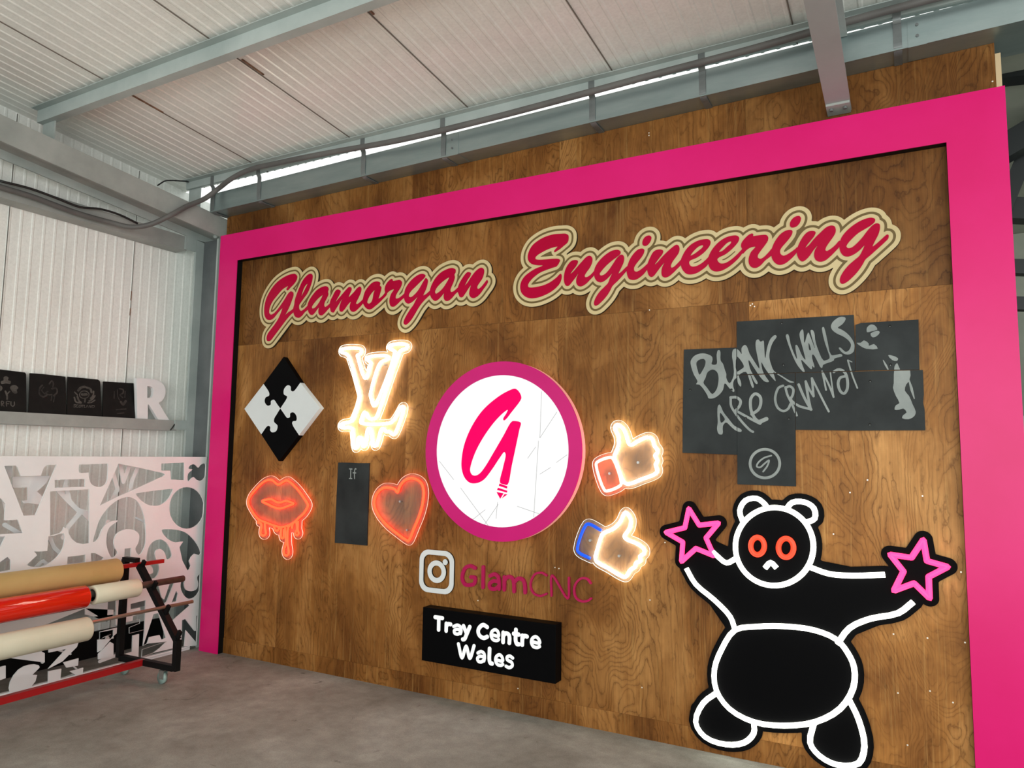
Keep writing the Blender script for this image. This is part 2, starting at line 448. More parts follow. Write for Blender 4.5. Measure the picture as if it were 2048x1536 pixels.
MENGR = mottled('engraved_slate', (0.24, 0.27, 0.265), (0.34, 0.37, 0.36), 6, 0.8)
MENGD = mottled('faint_engraving', (0.030, 0.028, 0.025), (0.115, 0.105, 0.092), 22, 0.8)
MENGDD = mottled('very_faint_engraving', (0.012, 0.011, 0.010), (0.05, 0.043, 0.038), 22, 0.8)
MSCREW = mat('screw_steel', (0.55, 0.55, 0.55), 0.3, 0.9)
MHOLE = mat('screw_hole', (0.003, 0.003, 0.003), 0.8)
MACR = acrylic()
MKRAFT = mottled('kraft_paper', (0.50, 0.34, 0.13), (0.56, 0.39, 0.16), 5, 0.55)
MREDV = mat('red_vinyl', (0.72, 0.018, 0.004), 0.12, 0, 0.5, coat=0.4)
MCREAMV = mottled('cream_vinyl', (0.70, 0.68, 0.52), (0.76, 0.74, 0.58), 4, 0.4)
MREDP = mat('red_painted_steel', (0.36, 0.006, 0.008), 0.35)
MTUBEG = mottled('worn_steel_tube', (0.12, 0.10, 0.085), (0.22, 0.195, 0.17), 8, 0.45, 0.5)
MROD = mottled('bright_steel_rod', (0.42, 0.38, 0.32), (0.56, 0.52, 0.45), 8, 0.35, 0.7)
MZINC = mat('zinc', (0.6, 0.63, 0.62), 0.25, 0.9)
MWHEEL = mat('grey_green_rubber', (0.26, 0.36, 0.33), 0.35)
MENDG = mat('plywood_edge', (0.62, 0.47, 0.28), 0.7)
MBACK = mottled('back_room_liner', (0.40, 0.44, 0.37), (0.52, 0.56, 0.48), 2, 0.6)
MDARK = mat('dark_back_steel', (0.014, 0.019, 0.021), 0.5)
MRUST = mottled('rust_stain', (0.12, 0.06, 0.035), (0.30, 0.18, 0.12), 20, 0.8)

# ------------------------------------------------------------------ the setting
RS = 0.088
def roofz(y): return 4.05-RS*y
YF = -8.6                       # front edge of the canopy, open to the yard
bm = NB(); box(bm, -0.75, 11, YF-3, 5.0, -0.12, 0.0); struct('floor', bm, MFLOOR)

def rib_profile(a0, a1, pitch, rib, h, phase):
    pts = []; k = math.floor((a0-phase)/pitch)
    a = phase+k*pitch
    while a < a1+pitch:
        for da, hh in ((0, 0), (pitch-rib, 0), (pitch-rib*0.72, h), (pitch-rib*0.28, h)): 
            if a0 <= a+da <= a1: pts.append((a+da, hh))
        a += pitch
    return [(a0, 0)]+pts+[(a1, 0)]
# left gable wall: upright ribs
bm = NB(); XW = -0.56
pr = rib_profile(YF, 0.6, 0.083, 0.026, 0.0035, 0.0)
lo = [bm.verts.new((XW+h, y, 0)) for y, h in pr]; hi = [bm.verts.new((XW+h, y, roofz(y)-0.002)) for y, h in pr]
lo2 = [bm.verts.new((XW-0.05, y, 0)) for y, h in pr]; hi2 = [bm.verts.new((XW-0.05, y, roofz(y)-0.002)) for y, h in pr]
for i in range(len(pr)-1):
    bm.faces.new((lo[i], lo[i+1], hi[i+1], hi[i])); bm.faces.new((lo2[i], hi2[i], hi2[i+1], lo2[i+1]))
    bm.faces.new((hi[i], hi[i+1], hi2[i+1], hi2[i]))
for i in (0, -1): bm.faces.new((lo[i], hi[i], hi2[i], lo2[i]))
wl_ = struct('wall_left', bm, MLEFT)
bm = NB()
for y in (-0.43, -1.43, -2.43): box(bm, XW+0.0005, XW+0.006, y-0.0025, y+0.0025, 0.0, roofz(y)-0.01)
obj('panel_joint', bm, mat('wall_joint_gap', (0.16, 0.155, 0.14), 0.8), wl_)  # dark line at each wall panel joint
bm = NB()
for z0, z1 in ((2.93, 3.01), (2.80, 2.86)): box(bm, XW+0.004, XW+0.0075, -0.436, -0.428, z0, z1)
obj('rust_mark', bm, MRUST, wl_)
# roof of ribbed sheets, sloping down to the gutter
bm = NB(); Y1 = 0.042
pr = rib_profile(-0.75, 9.6, 1.066/12, 0.030, -0.0045, 0.51)
fr = [bm.verts.new((x, YF, roofz(YF)+h)) for x, h in pr]; bk = [bm.verts.new((x, Y1, roofz(Y1)+h)) for x, h in pr]
ft = [bm.verts.new((x, YF, roofz(YF)+0.05)) for x, h in pr]; bt = [bm.verts.new((x, Y1, roofz(Y1)+0.05)) for x, h in pr]
for i in range(len(pr)-1):
    bm.faces.new((fr[i], fr[i+1], bk[i+1], bk[i])); bm.faces.new((ft[i], bt[i], bt[i+1], ft[i+1]))
    bm.faces.new((bk[i], bk[i+1], bt[i+1], bt[i])); bm.faces.new((fr[i], ft[i], ft[i+1], fr[i+1]))
for i in (0, -1): bm.faces.new((fr[i], bk[i], bt[i], ft[i]))
ce = struct('ceiling', bm, MROOF)
bm = NB()
for k in range(9):
    x = 0.51+1.066*k
    hexa(bm, [(x+sx*0.003, y, roofz(y)-dz) for sx in (-1, 1) for y in (YF, Y1-0.004) for dz in (0.0062, -0.001)])
obj('panel_joint', bm, mat('roof_joint_gap', (0.17, 0.15, 0.125), 0.8), ce)
bm = NB()
for x, y0, y1 in ((0.516, -1.24, -0.98), (1.596, -1.20, -1.02), (2.66, -1.25, -1.19)):
    hexa(bm, [(x+sx*0.006, y, roofz(y)-dz) for sx in (-1, 1) for y in (y0, y1) for dz in (0.0068, 0.0)])
obj('rust_mark', bm, MRUST, ce)

# plywood wall
def gz(x): return 3.728+0.0138*x           # underside of the gutter
wb = bpy.data.objects.new('wall_back', None); COL.objects.link(wb); wb['kind'] = 'structure'
XS = [0.0, 0.81, 2.03, 3.25, 4.47, 5.72]; ZB, ZM = 0.12, 2.56
tones = [[(0.40, .13, .55), (0.36, .31, .5), (0.31, .77, .42), (0.27, .52, .42), (0.60, .91, .62)],
         [(0.13, .23, .30), (0.25, .67, .42), (0.27, .41, .30), (0.36, .05, .5), (0.13, .87, .25)]]
for r in range(2):
    for i in range(5):
        bm = NB(); x0, x1 = XS[i]+0.0006, XS[i+1]-0.0006
        z0, z1 = (ZB-0.02, ZM-0.0006) if r == 0 else (ZM+0.0006, None)
        if r == 0: box(bm, x0, x1, WALL, WALL+0.018, z0, z1)
        else: hexa(bm, [(x, y, z) for x in (x0, x1) for y in (WALL, WALL+0.018) for z in (z0, gz(x)-0.001)])
        o = struct('plywood_sheet', bm, MW, wb); o.color = (*tones[r][i], 1)
bm = NB(); box(bm, 0.0, 5.72, WALL-0.004, WALL+0.016, 0.0, ZB)
o = struct('baseboard_back', bm, MW); o.color = (0.30, 0.61, 0.42, 1)
bm = NB(); box(bm, 5.7202, 5.745, WALL+0.002, WALL+0.05, 0.0, gz(5.72)-0.06); struct('trim_1', bm, MENDG)
# screw heads that catch the light
pin = [(1700, 985), (1735, 960), (1845, 992), (1667, 1068), (1922, 1144), (1787, 1268), (1855, 1276), (1930, 1285), (1796, 1386), (1906, 1405), (1776, 1180), (1860, 1382), (1660, 1440), (1815, 1490),
       (1505, 608), (1501, 611), (1509, 613), (1299, 620), (1110, 1135), (1118, 1137), (956, 1201), (1300, 1200), (1284, 1375), (1036, 1377), (1298, 271), (1298, 266), (1985, 163), (1560, 1030), (1462, 1210), (1330, 1085)]
bm = NB()
for q in pin:
    p = at(*q, 1, WALL); cyl(bm, (p[0], WALL+0.002, p[2]), (p[0], WALL-0.0015, p[2]), 0.0042, 8)
obj('screw_heads', bm, mat('bright_screw', (0.85, 0.8, 0.7), 0.35, 0.3), wb)

# workshop beyond the right end of the partition
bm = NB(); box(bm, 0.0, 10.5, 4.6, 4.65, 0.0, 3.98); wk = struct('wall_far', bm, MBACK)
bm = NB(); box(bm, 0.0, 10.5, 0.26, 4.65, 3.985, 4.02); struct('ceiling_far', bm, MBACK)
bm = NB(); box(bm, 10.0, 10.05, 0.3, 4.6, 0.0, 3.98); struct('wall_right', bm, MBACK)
bm = NB(); box(bm, 5.74, 9.6, 0.5, 0.56, 0.0, 1.9); struct('wall_side', bm, mottled('pale_partition', (0.34, 0.36, 0.34), (0.42, 0.44, 0.42), 2, 0.6))
def backbar(name, a, b, w, label, cat='beam', m=MDARK):
    bm = NB(); bar(bm, a, b, w, w); return tag(obj(name, bm, m), label, cat)
def bp(px, py, y): return tuple(at(px, py, 1, y))
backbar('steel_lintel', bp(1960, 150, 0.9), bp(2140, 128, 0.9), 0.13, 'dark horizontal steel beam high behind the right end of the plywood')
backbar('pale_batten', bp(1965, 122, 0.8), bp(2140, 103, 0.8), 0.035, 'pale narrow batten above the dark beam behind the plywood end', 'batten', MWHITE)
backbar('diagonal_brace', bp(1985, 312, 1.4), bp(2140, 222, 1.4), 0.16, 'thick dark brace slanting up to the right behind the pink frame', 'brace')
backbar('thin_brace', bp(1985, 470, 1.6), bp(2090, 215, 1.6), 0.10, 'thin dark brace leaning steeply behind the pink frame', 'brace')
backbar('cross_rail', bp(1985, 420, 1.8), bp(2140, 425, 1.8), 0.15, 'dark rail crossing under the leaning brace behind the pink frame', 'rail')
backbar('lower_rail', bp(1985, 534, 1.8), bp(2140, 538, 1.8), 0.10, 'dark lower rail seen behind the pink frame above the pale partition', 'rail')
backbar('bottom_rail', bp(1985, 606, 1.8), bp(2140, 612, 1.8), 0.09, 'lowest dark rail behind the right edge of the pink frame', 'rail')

# ------------------------------------------------------------------ steelwork
def zsec(y, base, s=0.0935): return base-s*y
t = thing('gable_rafter', 'grey sloping steel rafter along the top of the left wall', 'rafter', (-0.2, -0.4, 3.6))
def slopebar(x0, x1, b0, b1, y0=YF, y1=0.30):
    bm = NB(); hexa(bm, [(x, y, zsec(y, b)) for x in (x0, x1) for y in (y0, y1) for b in (b0, b1)]); return bm
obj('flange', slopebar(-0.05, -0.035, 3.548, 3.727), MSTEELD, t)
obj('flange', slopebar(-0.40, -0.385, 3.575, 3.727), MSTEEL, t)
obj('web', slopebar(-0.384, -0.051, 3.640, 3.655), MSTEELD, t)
for y in (-1.35, -0.085):
    bm = NB(); box(bm, -0.33, -0.18, y-0.01, y, zsec(y, 3.66), roofz(y)-0.03); obj('purlin_cleat', bm, MSTEEL, t)

t = thing('corner_column', 'grey steel column in the corner beside the left side of the pink frame', 'column', (-0.25, 0.15, 0))
bm = NB(); box(bm, -0.112, -0.092, 0.055, 0.30, 0, 3.545); obj('flange', bm, MSTEEL, t)
bm = NB(); box(bm, -0.41, -0.385, 0.055, 0.30, 0, 3.57); obj('flange', bm, MSTEEL, t)
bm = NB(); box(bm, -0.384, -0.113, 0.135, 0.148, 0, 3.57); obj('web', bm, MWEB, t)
bm = NB(); p = at(435, 471, 1, 0.05); cyl(bm, (p[0]-0.01, 0.054, p[2]), (p[0]-0.01, 0.028, p[2]), 0.026, 12); obj('bolt', bm, MSTEEL, t, True)

def girt(name, z0, z1, label, cat):
    t = thing(name, label, cat, (-0.45, -1.5, z0))
    bm = NB(); box(bm, -0.412, -0.40, YF, -0.035, z0, z1); box(bm, XW+0.008, -0.412, YF, -0.035, z1-0.008, z1-0.0005); box(bm, XW+0.008, -0.412, YF, -0.035, z0+0.0005, z0+0.008)
    obj('channel', bm, MSTEELD, t)
    bm = NB(); box(bm, -0.425, -0.413, -0.12, 0.054, z0+0.02, z1-0.012); box(bm, -0.399, -0.386, -0.06, 0.054, z0+0.01, z1+0.004); obj('cleat', bm, MSTEEL, t)
    return t
girt('wall_girt', 3.447, 3.575, 'grey horizontal wall girt just below the gable rafter', 'girt')
girt('shelf_rail', 1.829, 1.918, 'grey horizontal wall rail carrying the dark slates and white letter', 'rail')
girt('low_girt', 0.36, 0.46, 'dull grey low wall girt glimpsed through the white cut-out panel', 'girt')
bm = NB(); box(bm, XW+0.007, XW+0.03, YF, 0.05, 0.0, 0.20); tag(obj('foot_shade_strip', bm, MBLACK), 'black strip standing in for shade along the foot of the left wall behind the white panel', 'shade strip')  # added black strip in place of the shade low behind the panel

def purlin(name, y, z0, label, fl_=0.065):
    t = thing(name, label, 'purlin', (2, y, z0)); z1 = roofz(y)-0.007
    bm = NB(); box(bm, -0.34, 9.5, y, y+0.006, z0, z1); box(bm, -0.34, 9.5, y+0.006, y+fl_, z0, z0+0.006); box(bm, -0.34, 9.5, y-0.05, y, z1-0.012, z1-0.007)
    obj('channel', bm, MSTEEL, t)
    return t
purlin('roof_purlin', -1.40, 4.062, 'grey steel purlin crossing the ceiling above the sign wall, away from the gutter')
purlin('eaves_purlin', -0.12, 3.978, 'grey steel purlin at the low edge of the roof right above the gutter', 0.02)

t = thing('main_rafter', 'grey steel rafter coming down to the pink frame at the upper right', 'rafter', (4.98, -0.2, 3.6))
XR = 4.982
def rz(y, d=0): return 3.593+RS*(0.06-y)+d
def rb(x0, x1, d0, d1, y0=YF, y1=0.057):
    bm = NB(); hexa(bm, [(x, y, rz(y, d)) for x in (x0, x1) for y in (y0, y1) for d in (d0, d1)]); return bm
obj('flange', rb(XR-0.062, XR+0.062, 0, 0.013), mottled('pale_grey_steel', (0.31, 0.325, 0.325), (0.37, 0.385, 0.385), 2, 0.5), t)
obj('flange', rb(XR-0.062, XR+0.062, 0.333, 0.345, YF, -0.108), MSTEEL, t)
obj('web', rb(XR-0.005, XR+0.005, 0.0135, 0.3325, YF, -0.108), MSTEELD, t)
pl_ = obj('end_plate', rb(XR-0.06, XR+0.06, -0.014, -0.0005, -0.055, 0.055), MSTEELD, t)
for x in (XR-0.035, XR+0.035):
    bm = NB(); cyl(bm, (x, -0.02, rz(-0.02, -0.0145)), (x, -0.02, rz(-0.02, -0.027)), 0.010, 8); obj('bolt', bm, MSTRAP, pl_)

# box gutter under the eaves with its hanger straps
GY0, GY1, GH = -0.10, 0.25, 0.162
gut = thing('gutter', 'long grey-green box gutter along the top of the plywood wall', 'gutter', (2, 0, 3.75))
gp = [(GY0, GH), (GY0, 0), (GY1, 0), (GY1, GH), (GY1-0.006, GH), (GY1-0.006, 0.006), (GY0+0.006, 0.006), (GY0+0.006, GH-0.008), (GY0+0.02, GH-0.008), (GY0+0.02, GH)]
bm = NB(); sweep(bm, gp, [((x, 0, gz(x)), (0, 1, 0), (0, 0, 1)) for x in (-0.034, 9.5)]); obj('trough', bm, MGUT, gut)
bm = NB(); box(bm, -0.034, -0.031, GY0+0.006, GY1-0.006, gz(0)+0.006, gz(0)+GH); obj('end_cap', bm, MDARK, gut)
for px0, px1, py in ((893, 917, 300), (1815, 1853, 60)):
    a, b = at(px0, py, 1, GY0)[0], at(px1, py, 1, GY0)[0]
    bm = NB(); sweep(bm, [(GY0-0.004, GH-0.01), (GY0-0.004, -0.004), (0.05, -0.004), (0.05, -0.0005), (GY0-0.0005, -0.0005), (GY0-0.0005, GH-0.01)], [((x, 0, gz(x)), (0, 1, 0), (0, 0, 1)) for x in (a, b)])
    jp = obj('joint_plate', bm, MGUT, gut)
    xm = (a+b)/2
    for dz in (0.05, 0.11): bm = NB(); cyl(bm, (xm, GY0-0.0041, gz(xm)+dz), (xm, GY0-0.010, gz(xm)+dz), 0.008, 8); obj('bolt', bm, MSTRAP, jp)
names = ['at the far left end, dark behind the conduit', 'second from the left corner', 'above the white monogram sign', 'left of the bolted joint plate', 'above the gap between the two sign words', 'left of the main rafter', 'right of the main rafter']
for k, px in enumerate((428, 520, 728, 888, 1185, 1405, 1795)):
    py = 350-(px-520)*0.213
    x = at(px, py, 1, GY0)[0]; g = gz(x)
    c = [(-0.123, 4.045), (-0.123, 3.985), (-0.123, 3.96), (-0.108, 3.94), (GY0-0.006, g+GH-0.01), (GY0-0.006, g+0.035), (GY0+0.002, g+0.006), (GY0+0.03, g-0.008), (0.0, g-0.008), (0.057, g-0.008)]
    pts = sm(c, False, 4)
    bm = NB(); path = []
    for i, (y, z) in enumerate(pts):
        a = pts[max(0, i-1)]; b = pts[min(len(pts)-1, i+1)]; d = Vector((0, b[0]-a[0], b[1]-a[1])).normalized(); n = Vector((0, d.z, -d.y))
        path.append(((x, y, z), (1, 0, 0), n))
    sweep(bm, [(-0.020, 0.0), (0.020, 0.0), (0.020, -0.005), (-0.020, -0.005)], path)
    tag(obj('gutter_strap', bm, MSTRAP), 'bent steel gutter strap ' + names[k], 'strap', 'straps holding the gutter')

# cables and conduit
cp = [(9.4, -0.185, 4.03)]+[tuple(at(px, py, 1, -0.185)) for px, py in ((1750, 28), (1500, 99), (1320, 146), (1150, 192), (980, 237), (800, 280), (650, 307), (560, 325), (495, 341), (462, 358))]
cp += [tuple(at(px, py, 0, x)) for px, py, x in ((436, 378, 0.10), (410, 397, 0.02), (375, 412, 0.0), (342, 430, -0.01), (300, 449, -0.13), (262, 454, -0.24), (225, 446, -0.32), (150, 425, -0.36), (60, 392, -0.36), (0, 374, -0.365))]+[(-0.37, -3.2, 3.51), (-0.37, -7.5, 3.52)]
bm = NB(); tube(bm, sm(cp, False, 6), 0.0205, (0.3, -0.4, 0.86), 12)
tag(obj('conduit', bm, MPIPE, None, True), 'grey conduit running under the eaves purlin and bending down to the left wall', 'conduit')
cb = [tuple(at(px, py, 0, -0.355)) for px, py in ((0, 362), (60, 377), (110, 395), (160, 414), (200, 418), (240, 430), (275, 447))]
bm = NB(); tube(bm, sm(cb, False, 5), 0.009, (1, 0, 0.2), 8)
tag(obj('cable', bm, MCABLE, None, True), 'thin black cable looping along the upper wall girt', 'cable')
cb = [(-0.30, -0.13, roofz(-0.13)-0.02)]+[tuple(at(px, py, 1, -0.3)) for px, py in ((345, 361), (330, 362), (315, 371))]
bm = NB(); tube(bm, sm(cb, False, 5), 0.006, (0, -1, 0), 8)
tag(obj('short_cable', bm, MCABLE, None, True), 'short black cable tail at the left end of the eaves purlin', 'cable')

# ------------------------------------------------------------------ pink frame
FW, FH, WL, WT, WR = 5.749, 3.54, 0.224, 0.244, 0.263
t = thing('sign_frame', 'large bright pink frame around the plywood sign wall', 'frame', (FW/2, 0.03, 0))
for nm, x0, x1, z0, z1 in (('top_bar', 0, FW, FH-WT, FH), ('side_bar', 0, WL, 0.0, FH-WT), ('side_bar', FW-WR, FW, 0.0, FH-WT)):
    bm = NB(); box(bm, x0, x1, 0.0, 0.006, z0, z1); f = obj(nm, bm, MPINK, t)
    bm = NB(); box(bm, x0+0.001, x1-0.001, 0.0062, WALL-0.0005, z0+0.001, z1-0.001); obj('black_edging', bm, MBLACK, f)

# ------------------------------------------------------------------ the two script-lettered signs
def script_sign(name, label, letters, yb, o1=0.022, o2=0.035, o3=0.059):
    """letters: list of (crop, outline, [holes]); a cream board cut to the outline of the word with a brown groove and raised red letters"""
    pl = WP(yb-0.002)
    L = []
    for cr, out, holes in letters:
        L.append([pl.pix(cr(sm(out)))]+[pl.pix(cr(sm(h))) for h in holes])
    allp = [p for g in L for p in g[0]]
    F = Field(allp, 0.09, 0.0045)
    for g in L: F.poly(g)
    c = np.mean(allp, 0)
    t = thing(name, label, 'sign', (c[0], WALL, c[1]))
    P = WP(WALL)
    bm = NB(); prism(bm, F.loops(o3, holes=False), P, 0.001, WALL-yb); b = obj('backing_board', bm, MCREAM, t)
    bm = NB()
    for q in F.loops(o3, holes=False): band(bm, q, P, 0.0005, WALL-yb-0.004, 0.0012)
    obj('dark_edge', bm, MEDGE, b)
    g = np.maximum(F.d-o2, o1-F.d)
    # everything between the inner and the outer groove line is one recessed brown line
    hl = F.loops(0.0, g)
    bm = NB(); prism(bm, hl, P, WALL-yb-0.001, WALL-yb+0.0012); obj('groove', bm, MGROOVE, t)
    for k, gq in enumerate(L):
        bm = NB(); prism(bm, gq, P, WALL-yb-0.001, WALL-yb+0.005+0.0004*(k % 3)); obj('letter', bm, MRASP, t)
    return t

GLAM = [
 (G1, [(660,350),(690,385),(680,440),(640,500),(590,550),(550,590),(535,575),(560,530),(530,540),(470,580),(400,660),(330,750),(285,850),(280,920),(305,945),(340,935),(390,890),(450,810),(510,720),(560,640),(600,605),(630,620),(635,660),(610,740),(575,830),(540,900),(515,950),(560,915),(610,880),(650,850),(645,895),(590,950),(530,1020),(470,1100),(410,1180),(350,1260),(290,1330),(255,1330),(245,1290),(260,1230),(310,1160),(370,1080),(420,1000),(450,930),(475,850),(440,880),(390,940),(340,1000),(290,1025),(250,1015),(220,970),(210,890),(220,790),(250,690),(310,580),(390,480),(480,410),(570,365),(630,350)], []),
 (G1, [(900,350),(915,370),(910,440),(880,540),(840,630),(790,700),(740,770),(720,800),(715,840),(730,880),(750,890),(790,870),(830,830),(855,812),(848,865),(800,910),(760,960),(720,990),(690,990),(660,970),(640,920),(635,860),(650,800),(660,730),(690,640),(730,540),(780,440),(840,370),(880,348)], [[(845,490),(815,560),(775,640),(750,690),(770,600),(810,520)]]),
 (G1, [(1130,535),(1150,570),(1140,610),(1145,650),(1120,710),(1090,770),(1085,810),(1100,835),(1130,820),(1180,780),(1170,830),(1130,880),(1080,935),(1045,958),(1015,945),(1003,905),(1008,860),(1010,835),(995,850),(960,900),(920,945),(895,950),(865,920),(850,870),(845,810),(870,740),(920,660),(980,590),(1050,545),(1100,530)], [[(1065,660),(1000,705),(935,780),(905,830),(910,855),(945,850),(1000,790),(1040,720)]]),
 (G1, [(1300,580),(1325,600),(1310,650),(1270,720),(1245,772),(1290,720),(1350,650),(1410,580),(1455,540),(1480,550),(1485,580),(1460,640),(1442,692),(1520,620),(1570,560),(1610,535),(1628,560),(1620,620),(1590,690),(1560,750),(1550,780),(1570,790),(1610,765),(1665,715),(1650,780),(1590,850),(1540,895),(1500,905),(1470,880),(1460,830),(1475,755),(1430,800),(1380,870),(1340,905),(1315,890),(1310,840),(1330,770),(1355,700),(1300,790),(1250,870),(1220,915),(1190,905),(1175,860),(1168,800),(1180,740),(1210,680),(1245,610),(1275,580)], []),
 (G1, [(1870,460),(1905,480),(1900,520),(1920,540),(1915,590),(1895,660),(1880,712),(1920,690),(1960,650),(2000,600),(2000,650),(1940,720),(1880,780),(1830,820),(1780,860),(1740,870),(1700,850),(1660,790),(1650,760),(1660,690),(1690,600),(1740,530),(1800,475)], [[(1825,585),(1770,640),(1725,720),(1715,770),(1745,785),(1775,765),(1795,720),(1810,640)]]),
 (G2, [(325,425),(335,450),(390,445),(440,440),(465,465),(465,500),(440,560),(400,620),(375,680),(380,710),(420,705),(470,670),(515,630),(500,690),(440,750),(390,800),(345,830),(310,825),(290,780),(290,720),(310,650),(352,576),(290,595),(240,640),(225,655),(222,612),(218,570),(235,510),(280,450),(315,425)], []),
 (G2, [(780,350),(810,370),(800,400),(740,460),(660,540),(600,600),(570,650),(570,680),(600,690),(640,665),(700,600),(750,520),(790,450),(820,410),(845,440),(840,500),(815,580),(780,665),(830,640),(885,595),(885,640),(840,690),(790,740),(740,800),(700,860),(660,930),(610,1010),(560,1070),(520,1095),(495,1075),(500,1030),(540,950),(590,870),(640,800),(670,740),(700,680),(650,730),(600,770),(555,785),(520,760),(500,700),(505,630),(520,570),(560,500),(620,430),(690,375),(740,352)], []),
 (G2, [(1215,265),(1250,285),(1250,330),(1235,355),(1240,400),(1220,470),(1190,540),(1175,590),(1190,615),(1225,605),(1295,550),(1290,600),(1250,640),(1200,700),(1150,740),(1110,745),(1085,715),(1080,670),(1085,630),(1040,680),(990,730),(950,745),(915,720),(885,670),(878,610),(890,550),(920,480),(970,400),(1040,330),(1110,290),(1170,268)], [[(1160,400),(1090,440),(1020,500),(970,560),(950,615),(965,640),(1005,620),(1060,570),(1110,500)]]),
 (G2, [(1455,325),(1475,335),(1465,380),(1430,430),(1400,490),(1378,525),(1420,490),(1480,400),(1550,310),(1610,265),(1645,262),(1668,290),(1665,350),(1640,420),(1600,480),(1570,530),(1570,560),(1590,570),(1630,540),(1680,480),(1715,440),(1725,460),(1710,500),(1660,570),(1610,640),(1560,685),(1510,705),(1475,690),(1455,650),(1460,590),(1480,510),(1440,560),(1390,640),(1350,690),(1320,690),(1300,650),(1285,600),(1290,550),(1310,490),(1350,420),(1400,350),(1430,325)], []),
]
